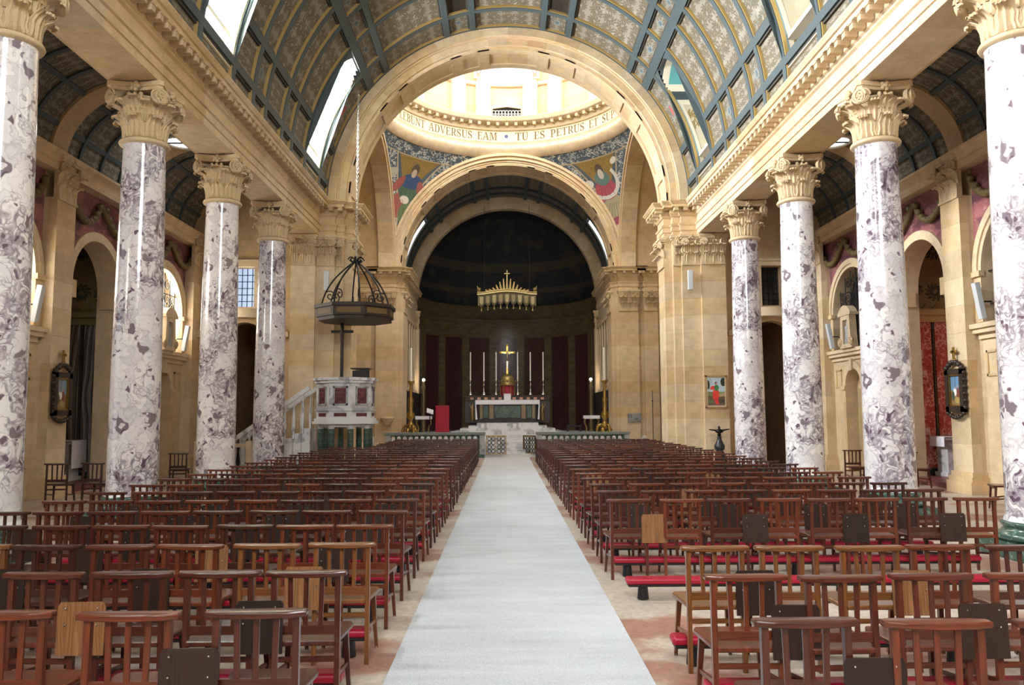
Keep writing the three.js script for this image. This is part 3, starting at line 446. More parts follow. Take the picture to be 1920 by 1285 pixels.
for (let k = 0; k < 4; k++) {                           // 0: far left, 1: far right, 2: near right, 3: near left
  const P0 = [-PI / 2, 0, PI / 2, PI][k], n = 40, m = 16, pos = [], uv = [], idx = [];
  for (let i = 0; i <= n; i++) for (let j = 0; j <= m; j++) {
    const q = i / n * PI / 2, f = P0 + q, rm = HALF / Math.max(Math.abs(Math.cos(f)), Math.abs(Math.sin(f))), r = HALF + (rm - HALF) * j / m, y = Math.sqrt(Math.max(0, 2 * HALF * HALF - r * r));
    pos.push(r * Math.sin(f), SPRING + y, -(CROSS + r * Math.cos(f))); uv.push(i / n, y / HALF);
  }
  for (let i = 0; i < n; i++) for (let j = 0; j < m; j++) { const a = i * (m + 1) + j, b = a + m + 1; idx.push(a, b, a + 1, b, b + 1, a + 1); }
  const g = new THREE.BufferGeometry(); g.setAttribute('position', new THREE.Float32BufferAttribute(pos, 3)); g.setAttribute('uv', new THREE.Float32BufferAttribute(uv, 2)); g.setIndex(idx); g.computeVertexNormals();
  obj('mosaic_pendentive', g, M('#ffffff', 0.6, { map: k < 2 ? pendTexture(k) : size(mosaicBorder, 0.2), side: THREE.DoubleSide }), pends);
}
// ---------------------------------------------------------------- dome ring with inscription, drum, windows, cap
const dome = struct('ceiling_dome');
const atDome = g => g.translate(0, 0, -CROSS);
obj('ring_moulding', atDome(lathe([[5.5, RINGY - 0.05], [HALF - 0.02, RINGY - 0.02], [5.0, 13.98], [4.96, 14.05], [4.96, 14.12], [5.06, 14.16], [5.06, 14.3], [5.0, 14.36], [5.0, 14.42], [5.1, 14.44], [5.4, 14.44]], 120)), stones[5], dome);
function drumArc(r, y0, y1, f0, f1, n, u0 = 0, u1 = 1) {
  const pos = [], uv = [], idx = []; for (let i = 0; i <= n; i++) for (let j = 0; j < 2; j++) { const f = f0 + (f1 - f0) * i / n; pos.push(r * Math.sin(f), j ? y1 : y0, -CROSS - r * Math.cos(f)); uv.push(u0 + (u1 - u0) * i / n, j); }
  for (let i = 0; i < n; i++) { const a = i * 2; idx.push(a, a + 2, a + 1, a + 2, a + 3, a + 1); } const g = new THREE.BufferGeometry(); g.setAttribute('position', new THREE.Float32BufferAttribute(pos, 3)); g.setAttribute('uv', new THREE.Float32BufferAttribute(uv, 2)); g.setIndex(idx); g.computeVertexNormals(); return g;
}
const wordsTex = canvasTex(2048, 80, (x, w, h) => {
  x.fillStyle = '#e3d3a2'; x.fillRect(0, 0, w, h); for (let i = 0; i < 3000; i++) { x.fillStyle = rnd() < 0.5 ? 'rgba(255,250,225,0.35)' : 'rgba(190,165,105,0.25)'; x.fillRect(rr(0, w), rr(0, h), 5, 4); }
  x.fillStyle = '#5f4a22'; x.font = 'bold 88px serif'; x.textBaseline = 'middle';
  const fit = (s, a, b) => { x.save(); const m = x.measureText(s).width; x.translate(a, h / 2 + 2); x.scale((b - a) / m, 1); x.textAlign = 'left'; x.fillText(s, 0, 0); x.restore(); };
  fit('LEBUNT  ADVERSUS  EAM', 10, 948); fit('TU  ES  PETRUS  ET  SUP', 1092, 2038);
  x.fillStyle = '#3b477e'; x.beginPath(); x.arc(1020, h / 2, 15, 0, 7); x.fill();
});
const T = 66 * PI / 180, band = obj('inscription_band', drumArc(5.09, 14.44, 14.92, T, 2 * PI - T, 90), M('#e0cf9c', 0.6), dome); obj('inscription', drumArc(5.09, 14.44, 14.92, -T, T, 80), M('#ffffff', 0.55, { map: wordsTex, side: THREE.DoubleSide }), band);
band.material.side = THREE.DoubleSide;
obj('dome_cornice', atDome(lathe([[5.3, 14.92], [5.06, 14.92], [5.0, 14.98], [4.98, 15.22], [4.72, 15.23], [4.7, 15.34], [4.62, 15.46], [4.62, 15.5], [5.3, 15.5]], 120)), stones[5], dome);
for (let k = 0; k < 70; k++) { const f = k / 70 * 2 * PI; put(obj('modillion', modillionShape, stones[5], dome), 4.85 * Math.sin(f), 15.15, -CROSS - 4.85 * Math.cos(f), -f - PI / 2); }
const drumStone = M('#f3e2c8', 0.8, { map: size(stoneTex, 2), side: THREE.DoubleSide });
obj('drum_wall', drumArc(5.05, 15.5, 17.25, 0, 2 * PI, 120), drumStone, dome); obj('drum_ledge', atDome(lathe([[5.2, 16.98], [4.95, 17.0], [4.9, 17.1], [4.96, 17.2], [5.2, 17.22]], 120)), stones[5], dome);
for (let k = 0; k < 9; k++) {
  const f = k * 40 * PI / 180, w = 9.8 * PI / 180;
  obj('drum_pier', drumArc(5.05, 17.2, 21, f + w, f + 40 * PI / 180 - w, 16), drumStone, dome);
  for (const e of [-1, 1]) { const q = f + e * 13 * PI / 180; const P = obj('drum_pilaster', merge([box(-0.28, 0.28, 15.5, 21, -0.12, 0.1), box(-0.34, 0.34, 15.5, 17.15, -0.16, 0.1)]), stones[5], dome); P.position.set(4.98 * Math.sin(q), 0, -CROSS - 4.98 * Math.cos(q)); P.rotation.y = -q; }
  obj('drum_header', drumArc(5.05, 20.4, 21, f - w, f + w, 8), drumStone, dome);
  if (k) { const win = struct(`window_${++windowNo}`); obj('pane', drumArc(5.12, 17.2, 20.4, f - w, f + w, 8), Object.assign(skyGlass.clone(), { side: THREE.DoubleSide }), win); const m = obj('glazing_bar', merge([box(-0.04, 0.04, 17.2, 20.4, 0, 0.06), box(-0.85, 0.85, 18.2, 18.26, 0, 0.06), box(-0.85, 0.85, 19.3, 19.36, 0, 0.06)]), iron, win); m.position.set(4.98 * Math.sin(f), 0, -CROSS - 4.98 * Math.cos(f)); m.rotation.y = -f; }
}
const paintedTex = canvasTex(512, 640, (x, w, h) => {
  x.fillStyle = '#e9e4e2'; x.fillRect(0, 0, w, h); for (let i = 0; i < 900; i++) { x.fillStyle = pick(['rgba(200,205,220,0.3)', 'rgba(240,225,215,0.3)']); x.beginPath(); x.arc(rr(0, w), rr(0, h), rr(6, 30), 0, 7); x.fill(); }
  const E = (cx, cy, a, b, r, c) => { x.fillStyle = c; x.beginPath(); x.ellipse(cx * w, cy * h, a * w, b * h, r, 0, 7); x.fill(); };
  E(0.52, 0.5, 0.17, 0.2, 0, '#7fb0bd'); E(0.52, 0.72, 0.26, 0.24, 0, '#86b4c2'); E(0.54, 0.5, 0.09, 0.13, 0, '#d9c3b6'); E(0.54, 0.78, 0.13, 0.2, 0, '#e2d3cc'); E(0.18, 0.66, 0.1, 0.06, 0.3, '#b7a2a8'); E(0.17, 0.6, 0.05, 0.045, 0, '#8d6f6e'); E(0.15, 0.82, 0.13, 0.1, 0.2, '#b3bdd2'); E(0.4, 0.84, 0.05, 0.06, 0, '#cf9f9f');
});
const shieldTex = canvasTex(160, 256, (x, w, h) => { x.fillStyle = '#e6d6bf'; x.fillRect(0, 0, w, h); const E = (cx, cy, a, b, c) => { x.fillStyle = c; x.beginPath(); x.ellipse(cx * w, cy * h, a * w, b * h, 0, 0, 7); x.fill(); }; E(0.5, 0.45, 0.42, 0.42, '#b85a4c'); E(0.5, 0.45, 0.34, 0.36, '#e2d8c8'); E(0.5, 0.46, 0.24, 0.28, '#7fa8ac'); E(0.42, 0.36, 0.08, 0.1, '#c46a52'); E(0.56, 0.56, 0.1, 0.1, '#4f7f86'); E(0.5, 0.88, 0.26, 0.07, '#8f6f5e'); });
obj('painted_panel', drumArc(5.04, 17.22, 20.4, -0.18, 0.18, 10), M('#ffffff', 0.7, { map: paintedTex, side: THREE.DoubleSide }), dome);
for (const s of [-1, 1]) { const P = obj('painted_shield', drumArc(4.82, 17.3, 18.7, s * 0.275 - 0.045, s * 0.275 + 0.045, 4), M('#ffffff', 0.7, { map: shieldTex, side: THREE.DoubleSide }), dome); }
{ const g = struct('window_grille'); obj('frame', merge([exD([[-0.95, 15.52], ...arc(0, 15.75, 0.95, PI, 0, 10).map(([x, y]) => [x, 15.85 + (y - 15.75) * 0.35]), [0.95, 15.52]], CROSS + 4.9, CROSS + 5.0, [[[-0.66, 15.55], [0.66, 15.55], [0.66, 15.95], [0, 16.04], [-0.66, 15.95]]])]), stones[5], g); obj('dark_opening', box(-0.7, 0.7, 15.52, 16.08, CROSS + 4.99, CROSS + 5.02), M('#17120e', 0.9), g);
  const l = []; for (let i = 0; i < 9; i++) for (const y of [15.62, 15.78]) l.push(buv(new THREE.TorusGeometry(0.085, 0.018, 5, 12).translate(-0.6 + i * 0.15, y, -CROSS - 4.93))); obj('scroll_grating', merge(l), plaster, g); }
obj('dome_cap', atDome(lathe([[5.3, 21], [5.05, 21], ...Array.from({ length: 16 }, (_, i) => { const a = i / 15 * PI / 2; return [5.05 * Math.cos(a) + 0.001, 21 + 4.6 * Math.sin(a)]; })], 64)), M('#efe6d6', 0.85, { side: THREE.DoubleSide }), dome);
obj('outer_drum', atDome(lathe([[5.35, 13.6], [5.35, 21.3]], 64)), M('#efe6d6', 0.85, { side: THREE.DoubleSide }), dome);
obj('crossing_roof', exY([[-10, 24.6], [10, 24.6], [10, 38], [-10, 38]], 14.15, 14.3, [arc(0, CROSS, 5.15, 0, 2 * PI, 60).slice(0, 60)]), plaster, dome);

// ---------------------------------------------------------------- chancel and apse
{
  const SF = 0.75;
  const sf = struct('floor_sanctuary'); obj('paving', merge([box(-4.95, 4.95, -0.2, SF, 33.95, 36.3), box(-6.9, 6.9, -0.2, SF, 36.3, 50.5)]), whiteM, sf); obj('transept_paving', box(-9.8, 9.8, -0.2, 0.0, 32.9, 36.6), floorM, sf); obj('front_face', box(-4.95, 4.95, 0, SF, 33.9, 33.95), whiteM, sf);
  for (let i = 0; i < 5; i++) obj('step', box(-1.35, 1.35, 0.15 * i, 0.15 * (i + 1), 32.55 + 0.28 * i, 33.95), whiteM, sf);
  [[2.75, 39.3, 0.75, 0.9], [2.35, 39.62, 0.9, 1.04], [1.95, 39.94, 1.04, 1.17], [1.55, 40.26, 1.17, 1.3]].forEach(([w, d, a, b]) => obj('altar_step', box(-w, w, a, b, d, 43.6), whiteM, sf));
  const c = struct('wall_chancel');
  for (const s of [-1, 1]) {
    obj('side_wall', box(s * 5.02, s * 5.5, 0, 8.42, 37.85, 44.3), stones[4], c);
    obj('screen_frame', merge([box(s * 4.9, s * 5.02, 2.9, 3.05, 38.3, 43.4), box(s * 4.9, s * 5.02, 6.4, 6.6, 38.3, 43.4), ...[38.3, 39.3, 40.3, 41.3, 42.3, 43.2].map(d => box(s * 4.92, s * 5.02, 3, 6.5, d, d + 0.16))]), stones[0], c);
    obj('screen_infill', box(s * 4.99, s * 5.03, 3.05, 6.4, 38.3, 43.4), M('#6d6a66', 0.6), c); obj('stall_panel', box(s * 4.7, s * 5.03, SF, 2.85, 38.2, 43.6), blackWood, c);
    obj('cornice', merge(cornice.map(([a, b, o]) => box(s * (5.0 - o * 0.7), s * 5.3, a, b, 37.8, 44.2))), stones[0], c);
    obj('end_pilaster', box(s * 4.85, s * 5.4, SF, 6.48, 43.7, 44.3), stones[1], c); flatCapital(c, s * 5.1, 6.48, 43.68, 0.5, 0);
  }
  const v = struct('ceiling_chancel'); obj('vault_shell', exD(ringPts(0, SPRING - 0.08, 5.5, 5.7, 0, PI, 48), 37.8, 44.2), panelA, v);
  for (const d of [38.2, 39.4, 41.9, 43.0]) obj('transverse_rib', exD(ringPts(0, SPRING - 0.08, 5.38, 5.51, 0, PI, 48), d, d + 0.2), ribBlue, v);
  for (const a of [6, 40, 48, 71, 79, 101, 109, 132, 140, 174]) { const q = a * PI / 180; obj('long_rib', exD(ringPts(0, SPRING - 0.08, 5.39, 5.51, q - 0.016, q + 0.016, 2), 37.9, 44), ribBlue, v); }
  for (const s of [-1, 1]) { const win = struct(`window_${++windowNo}`), a0 = s > 0 ? 0.12 : PI - 0.66, a1 = s > 0 ? 0.66 : PI - 0.12; obj('pane', exD(ringPts(0, SPRING - 0.08, 5.44, 5.49, a0, a1, 12), 40.3, 41.3), skyGlass, win); obj('frame', merge([exD(ringPts(0, SPRING - 0.08, 5.36, 5.5, a0 - 0.02, a1 + 0.02, 12), 40.2, 40.32), exD(ringPts(0, SPRING - 0.08, 5.36, 5.5, a0 - 0.02, a1 + 0.02, 12), 41.28, 41.4)]), darkRib, win); }
  const ap = struct('wall_apse'); const ac = 44.4, R = 5.3;
  for (let k = 0; k < 18; k++) obj('voussoir', exD(ringPts(0, 8.3, 4.93, 5.6, PI * k / 18, PI * (k + 1) / 18, 4), 43.95, 44.45), stones[(k * 5 + 2) % 6], ap);
  obj('gable', exD([[-7, 8.3], ...arc(0, 8.3, 5.4, PI, 0, 40), [7, 8.3], [7, 14.5], [-7, 14.5]], 44.1, 44.4), stones[2], ap);
  const wallArc = (r, y0, y1, f0, f1, n, th) => { const P = [...Array.from({ length: n + 1 }, (_, i) => { const f = f0 + (f1 - f0) * i / n; return [r * Math.sin(f), ac + r * Math.cos(f)]; }), ...Array.from({ length: n + 1 }, (_, i) => { const f = f1 - (f1 - f0) * i / n; return [(r + th) * Math.sin(f), ac + (r + th) * Math.cos(f)]; })]; return exY(P, y0, y1); };
  const deg = PI / 180, pil = [-90, -68, -48, -29, -9.3, 9.3, 29, 48, 68, 90];
  for (let i = 0; i < 9; i++) obj('marble_panel', wallArc(R, SF, 6.44, (pil[i] + 2.2) * deg, (pil[i + 1] - 2.2) * deg, 6, 0.2), darkRedM, ap);
  for (const f of pil) obj('pilaster', wallArc(R - 0.1, SF, 6.44, (f - 2.6) * deg, (f + 2.6) * deg, 2, 0.3), oliveM, ap);
  obj('frieze', wallArc(R - 0.04, 6.44, 7.66, -PI / 2, PI / 2, 40, 0.3), oliveM, ap);
  obj('cornice', atApse(lathe([[R + 0.2, 7.6], [R - 0.08, 7.62], [R - 0.1, 7.8], [R - 0.24, 7.95], [R - 0.3, 8.2], [R - 0.42, 8.3], [R - 0.42, 8.42], [R + 0.3, 8.42]], 64, 0, 0, 0, 0, PI / 2, PI), ac), oliveM, ap);
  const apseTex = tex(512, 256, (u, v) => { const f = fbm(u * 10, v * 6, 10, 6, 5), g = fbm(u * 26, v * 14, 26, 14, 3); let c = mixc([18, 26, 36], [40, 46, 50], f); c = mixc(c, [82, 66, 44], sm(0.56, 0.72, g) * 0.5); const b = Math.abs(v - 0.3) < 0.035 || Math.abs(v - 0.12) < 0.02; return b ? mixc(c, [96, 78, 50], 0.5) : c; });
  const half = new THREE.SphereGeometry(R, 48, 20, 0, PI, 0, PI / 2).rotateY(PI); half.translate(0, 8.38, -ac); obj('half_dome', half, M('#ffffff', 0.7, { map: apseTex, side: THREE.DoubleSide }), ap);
}
function atApse(g, ac) { return g.translate(0, 0, -ac); }

// ---------------------------------------------------------------- aisles
const WX = 10.1, grilles = [];
function windowSurround(p, s, c, hw, ys, y0) {
  const X = (a, b) => [Math.min(s * a, s * b), Math.max(s * a, s * b)];
  obj('archivolt', merge([exX(ringPts(c, ys, hw, hw + 0.1, 0, PI, 24), ...X(WX - 0.05, WX)), exX(ringPts(c, ys, hw + 0.1, hw + 0.26, 0, PI, 24), ...X(WX - 0.09, WX))]), stones[1], p);
  for (const e of [-1, 1]) obj('jamb', merge([box(s * (WX - 0.06), s * WX, y0, ys, Math.min(c + e * hw, c + e * (hw + 0.26)), Math.max(c + e * hw, c + e * (hw + 0.26))), box(s * (WX - 0.12), s * WX, ys - 0.08, ys + 0.04, Math.min(c + e * (hw - 0.04), c + e * (hw + 0.3)), Math.max(c + e * (hw - 0.04), c + e * (hw + 0.3)))]), stones[3], p);
}
const scrollShape = (() => { const p = []; for (let i = 0; i <= 26; i++) { const a = i / 26 * 1.6 * 2 * PI, r = 0.17 * (1 - i / 30); p.push([0, r * Math.sin(a), r * Math.cos(a)]); } return tube(p, 0.013, 34, 4); })();
for (const s of [-1, 1]) {
  const w = struct(`wall_aisle_${SIDE(s)}`), sx = x => s * x;
  const wins = [7.81, 15.48, 23.2], chap = [11.65, 19.3], HW = 1.3, YS = 4.72, CH = 1.12;
  const holes = [...wins.map(c => archPts(c, HW, 3.62, YS)), ...chap.map(c => archPts(c, CH, 0.005, 4.85)), ...wins.slice(1).map(c => archPts(c + 0.08, 0.52, 0.006, 2.52))];
  obj('wall_face', exX([[BACK, 0], [25.3, 0], [25.3, 7.5], [BACK, 7.5]], Math.min(sx(WX), sx(WX + 0.5)), Math.max(sx(WX), sx(WX + 0.5)), holes), stones[0], w);
  wins.forEach((c, i) => {
    windowSurround(w, s, c, HW, YS, 3.66);
    obj('ledge', merge([box(sx(WX - 0.22), sx(WX), 3.52, 3.62, c - 1.62, c + 1.62), box(sx(WX - 0.16), sx(WX), 3.42, 3.52, c - 1.56, c + 1.56), box(sx(WX - 0.06), sx(WX), 3.3, 3.42, c - 1.5, c + 1.5)]), stones[5], w);
    const win = struct(`window_${++windowNo}`); obj('pane', box(sx(WX + 0.46), sx(WX + 0.5), 3.6, 6.1, c - 1.4, c + 1.4), s < 0 ? creamGlass : darkGlass, win);
    const bars = []; for (let k = -3; k <= 3; k++) bars.push(obj('grille_bar', buv(new THREE.CylinderGeometry(0.016, 0.016, YS - 3.62 + Math.sqrt(HW * HW - (k * 0.36) ** 2), 5)), iron, win)), bars.at(-1).position.set(sx(WX + 0.12), (YS + Math.sqrt(HW * HW - (k * 0.36) ** 2) + 3.62) / 2, -(c + k * 0.36));
    for (const y of [4.05, 4.75, 5.35]) { const hw = y > YS ? Math.sqrt(HW * HW - (y - YS) ** 2) : HW; obj('grille_bar', box(sx(WX + 0.11), sx(WX + 0.13), y - 0.014, y + 0.014, c - hw, c + hw), iron, win); }
    for (let k = -3; k < 3; k++) for (const y of [3.83, 4.27, 4.56, 4.98, 5.2, 5.62]) { const z = k * 0.36 + 0.18; if (y > YS && Math.hypot(z, y - YS) > HW - 0.14) continue; const q = obj('grille_scroll', scrollShape, iron, win); q.position.set(sx(WX + 0.12), y, -(c + z)); q.rotation.x = (k + y * 7) % 3; if (k % 2) q.scale.z = -1; }
    if (i) {
      const n = c + 0.08; obj('niche_back', box(sx(WX + 0.3), sx(WX + 0.34), 0, 3.1, n - 0.6, n + 0.6), M('#d7cbb4', 0.7, { map: size(stoneTex, 2) }), w);
      obj('niche_arch', exX(ringPts(n, 2.52, 0.52, 0.72, 0, PI, 18), Math.min(sx(WX - 0.06), sx(WX)), Math.max(sx(WX - 0.06), sx(WX))), stones[1], w);
      for (const e of [-1, 1]) { const a = Math.min(n + e * 0.52, n + e * 0.76), b = Math.max(n + e * 0.52, n + e * 0.76); obj('niche_jamb', merge([box(sx(WX - 0.06), sx(WX), 0, 2.42, a, b), box(sx(WX - 0.1), sx(WX), 2.42, 2.54, a - 0.03, b + 0.03), box(sx(WX - 0.075), sx(WX), 0.5, 2.2, a + 0.06, b - 0.06)]), stones[3], w); }
      obj('keystone', box(sx(WX - 0.12), sx(WX), 2.98, 3.32, n - 0.08, n + 0.08), stones[5], w);
      for (const e of [-1, 1]) { const a = c + e * 1.12; obj('side_panel', merge([box(sx(WX - 0.03), sx(WX), 2.5, 3.05, a - 0.2, a - 0.15), box(sx(WX - 0.03), sx(WX), 2.5, 3.05, a + 0.15, a + 0.2), box(sx(WX - 0.03), sx(WX), 2.5, 2.55, a - 0.2, a + 0.2), box(sx(WX - 0.03), sx(WX), 3.0, 3.05, a - 0.2, a + 0.2)]), stones[2], w); }
      // small shrine with a figure on the ledge before the window
      if (!(i === 1 && s < 0)) {
        const t = thing('ledge_shrine', `pale stone shrine with curved top on the ${i === 1 ? 'nearer' : 'farther'} ${SIDE(s)} aisle window ledge`, 'shrine', [sx(WX - 0.1), 3.62, c - 0.1], s < 0 ? PI / 2 : -PI / 2);
        obj('case', merge([ext2([[-0.4, 0], [0.4, 0], [0.34, 0.4], [0.3, 0.95], [-0.3, 0.95], [-0.34, 0.4]], 0.2, [[[-0.16, 0.12], [0.16, 0.12], [0.16, 0.82], [-0.16, 0.82]]]), buv(new THREE.BoxGeometry(0.4, 0.8, 0.02).translate(0, 0.48, 0.0))]), stones[5], t);
        obj('cornice', merge([buv(new THREE.BoxGeometry(0.84, 0.08, 0.26).translate(0, 0.99, 0.1)), ext2([[-0.42, 1.03], [0.42, 1.03], ...arc(0, 0.75, 0.5, 0.6, PI - 0.6, 8)], 0.22)]), stones[1], t);
        for (const e of [-1, 1]) { const q = obj('side_scroll', voluteShape, carved, t); q.position.set(e * 0.36, 0.18, 0.19); }
        const f = thing('niche_statue', `small pale robed statue inside the ${i === 1 ? 'nearer' : 'farther'} ${SIDE(s)} window shrine`, 'statue', [sx(WX - 0.22), 3.74, c - 0.1], s < 0 ? PI / 2 : -PI / 2); obj('figure', lathe([[0.001, 0], [0.09, 0], [0.08, 0.2], [0.06, 0.34], [0.085, 0.46], [0.07, 0.52], [0.028, 0.55], [0.045, 0.6], [0.042, 0.66], [0.001, 0.7]], 12), greyM, f);
      }
    }
    if (i) { const e = i === 1 ? 1 : 1; const q = thing('column_loudspeaker', `slim white column loudspeaker tilted beside the ${i === 1 ? 'nearer' : 'farther'} ${SIDE(s)} aisle window`, 'loudspeaker', [sx(WX - 0.2), 3.66, c + 1.06], s < 0 ? PI / 2 : -PI / 2); obj('cabinet', rbox(0.14, 0.78, 0.12, 0, 0.42, 0, 0.015), greyBox, q).rotation.x = 0.16; obj('bracket', bar([0, 0.4, -0.02], [0, 0.4, -0.2], 0.03), iron, q); }
  });
  // marble between the arches, pilasters, cornice
  for (const [a, b, c, hw, ys] of [[13.95, 17.0, 15.48, HW + 0.26, YS], [17.8, 20.85, 19.3, CH + 0.22, 4.85], [21.65, 25.2, 23.2, HW + 0.26, YS]]) {
    const y0 = 5.0, t0 = Math.asin(cl((y0 - ys) / hw)); const P = [[a, y0], [c - hw * Math.cos(t0), y0], ...arc(c, ys, hw, PI - t0, t0, 20), [c + hw * Math.cos(t0), y0], [b, y0], [b, 7.06], [a, 7.06]];
    obj('marble_panel', exX(P, Math.min(sx(WX - 0.02), sx(WX)), Math.max(sx(WX - 0.02), sx(WX))), pinkM, w);
    const sw = []; for (let k = 0; k < 2; k++) { const m = a + (b - a) * (k + 0.5) / 2, q = (b - a) / 4; sw.push(tube([[sx(WX - 0.08), 6.9, -(m - q)], [sx(WX - 0.12), 6.45, -(m - q * 0.5)], [sx(WX - 0.12), 6.3, -m], [sx(WX - 0.12), 6.45, -(m + q * 0.5)], [sx(WX - 0.08), 6.9, -(m + q)]], 0.07, 20, 6)); for (let j = 0; j < 9; j++) sw.push(ball(0.09, sx(WX - 0.12), 6.3 + 0.06 * (j - 4) ** 2 * 0.5 + 0.02, -(m + (j - 4) * q * 0.2), 6)); }
    obj('festoon', merge(sw), M('#6b5a34', 0.6), w);
  }
  for (const c of chap) { obj('archivolt', exX(ringPts(c, 4.85, CH, CH + 0.22, 0, PI, 24), Math.min(sx(WX - 0.08), sx(WX)), Math.max(sx(WX - 0.08), sx(WX))), stones[1], w); for (const e of [-1, 1]) obj('impost', box(sx(WX - 0.14), sx(WX + 0.4), 4.45, 4.85, Math.min(c + e * (CH - 0.06), c + e * (CH + 0.22)), Math.max(c + e * (CH - 0.06), c + e * (CH + 0.22))), stones[3], w); }
  for (const d of [...COLS, 25.05]) {
    const P = obj('pilaster', box(sx(WX - 0.28), sx(WX), 0.45, 6.48, d - 0.36, d + 0.36), stones[1], w);
    for (let k = 0; k < 10; k++) obj('stone_course', box(sx(WX - 0.3), sx(WX - 0.1), 0.45 + k * 0.603 + 0.003, 0.45 + (k + 1) * 0.603, d - 0.37, d + 0.37), stones[(k * 5 + Math.round(d)) % 6], P);
    obj('pilaster_base', merge([box(sx(WX - 0.42), sx(WX), 0, 0.26, d - 0.48, d + 0.48), box(sx(WX - 0.38), sx(WX), 0.26, 0.36, d - 0.45, d + 0.45), box(sx(WX - 0.34), sx(WX), 0.36, 0.46, d - 0.41, d + 0.41)]), stones[3], w);
    if (d > 10) flatCapital(w, sx(WX - 0.3), 6.48, d, 0.72, s < 0 ? PI / 2 : -PI / 2);
  }
  const t = struct(`trim_aisle_cornice_${SIDE(s)}`); for (let k = 0; k < 10; k++) { const d0 = BACK + 31.5 * k / 10, d1 = d0 + 3.15; obj('stone_block', exD(sideOf(s, [[WX, 7.06], [WX - 0.3, 7.06], [WX - 0.32, 7.2], [WX - 0.3, 7.22], [WX - 0.34, 7.34], [WX - 0.42, 7.42], [WX - 0.42, 7.48], [WX, 7.48]]), d0, d1), stones[(k * 3) % 6], t); }
  // aisle barrel vault with ribs and stone bands at the columns
  const v = struct(`ceiling_aisle_${SIDE(s)}`), cx = s * 8.42, vr = 1.68;
  obj('vault_shell', exD(ringPts(cx, 7.44, vr, vr + 0.2, 0.01, PI - 0.01, 28), BACK, 25.4), aislePlaster, v);
  obj('roof_slab', box(s * 5.7, s * 10.7, 9.4, 9.5, BACK - 0.5, 25.6), plaster, v); obj('clerestory_wall', box(s * 6.8, s * 6.9, 9.2, 9.5, BACK - 0.5, 25.6), plaster, v); obj('upper_wall', box(s * 6.66, s * 6.95, 9.3, 12.4, BACK, 24.6), plaster, v); obj('springer', box(s * 6.5, s * 6.86, 7.425, 7.6, BACK, 25.3), stones[2], v); obj('outer_wall', box(s * 10.3, s * 10.7, 7.4, 9.5, BACK - 0.5, 25.6), plaster, v);
  for (const d of [...COLS]) obj('stone_band', exD(ringPts(cx, 7.44, vr - 0.07, vr + 0.02, 0, PI, 28), d - 0.3, d + 0.3), stones[2], v);
  for (let d = 10.6; d < 25; d += 0.96) obj('transverse_rib', exD(ringPts(cx, 7.44, vr - 0.05, vr + 0.02, 0, PI, 24), d - 0.05, d + 0.05), ribBlue, v);
  for (const a of [25, 55, 90, 125, 155]) { const q = a * PI / 180; obj('long_rib', exD(ringPts(cx, 7.44, vr - 0.045, vr + 0.02, q - 0.035, q + 0.035, 2), 9, 25.3), ribBlue, v); }
  const sk = struct(`window_skylight_${SIDE(s)}`); obj('pane', buv(new THREE.CylinderGeometry(0.46, 0.46, 0.03, 28).translate(s * 8.6, 8.95, -20.62)), skyGlass, sk); obj('rim', buv(new THREE.TorusGeometry(0.48, 0.06, 8, 32).rotateX(PI / 2).translate(s * 8.6, 8.94, -20.62)), plaster, sk); obj('glazing_bar', merge([box(s * 8.6 - 0.46, s * 8.6 + 0.46, 8.9, 8.93, 20.6, 20.64), box(s * 8.6 - 0.02, s * 8.6 + 0.02, 8.9, 8.93, 20.16, 21.08)]), iron, sk);
  // end wall of the aisle: doorway under a segmental hood, window above
  const e = struct(`wall_aisle_end_${SIDE(s)}`), door = [[s * 7.75, 0.005], [s * 9.05, 0.005], [s * 9.05, 4.3], ...arc(s * 8.4, 3.95, 0.738, s > 0 ? 0.494 : PI - 0.494, s > 0 ? PI - 0.494 : 0.494, 10), [s * 7.75, 4.3]], wind = [[s * 8.1, 5.18], [s * 8.76, 5.18], [s * 8.76, 6.46], [s * 8.1, 6.46]];
  obj('wall_face', exD(sideOf(1, [[Math.min(s * 6.7, s * 10.3), 0], [Math.max(s * 6.7, s * 10.3), 0], [Math.max(s * 6.7, s * 10.3), 9.4], [Math.min(s * 6.7, s * 10.3), 9.4]]), 25.3, 25.7, [door, wind]), stones[2], e);
  obj('window_frame', merge([box(s * 7.98, s * 8.1, 5.1, 6.56, 25.22, 25.32), box(s * 8.76, s * 8.88, 5.1, 6.56, 25.22, 25.32), box(s * 7.9, s * 8.96, 6.46, 6.6, 25.2, 25.32), box(s * 7.86, s * 9.0, 6.6, 6.68, 25.14, 25.32)]), stones[1], e);
  obj('balcony', merge([exY([[s * 7.6, 25.32], [s * 7.6, 25.1], ...[0, 1, 2, 3, 4, 5, 6].map(k => [s * (7.7 + k * 0.235), 25.1 - 0.28 * Math.sin(k / 6 * PI)]), [s * 9.2, 25.1], [s * 9.2, 25.32]], 4.8, 5.08)]), stones[5], e);
  for (const q of [[6.95, 7.65], [9.15, 9.95]]) obj('hood_end', merge([box(s * q[0], s * q[1], 4.2, 4.34, 25.05, 25.32), exD([[s * q[0], 4.34], [s * q[1], 4.34], [s * (q[0] > 8 ? q[0] : q[1]), 4.72]], 25.08, 25.32)]), stones[1], e);
  for (const q of [7.5, 9.05]) obj('door_jamb', box(s * q, s * (q + 0.25), 0, 4.2, 25.2, 25.32), stones[3], e);
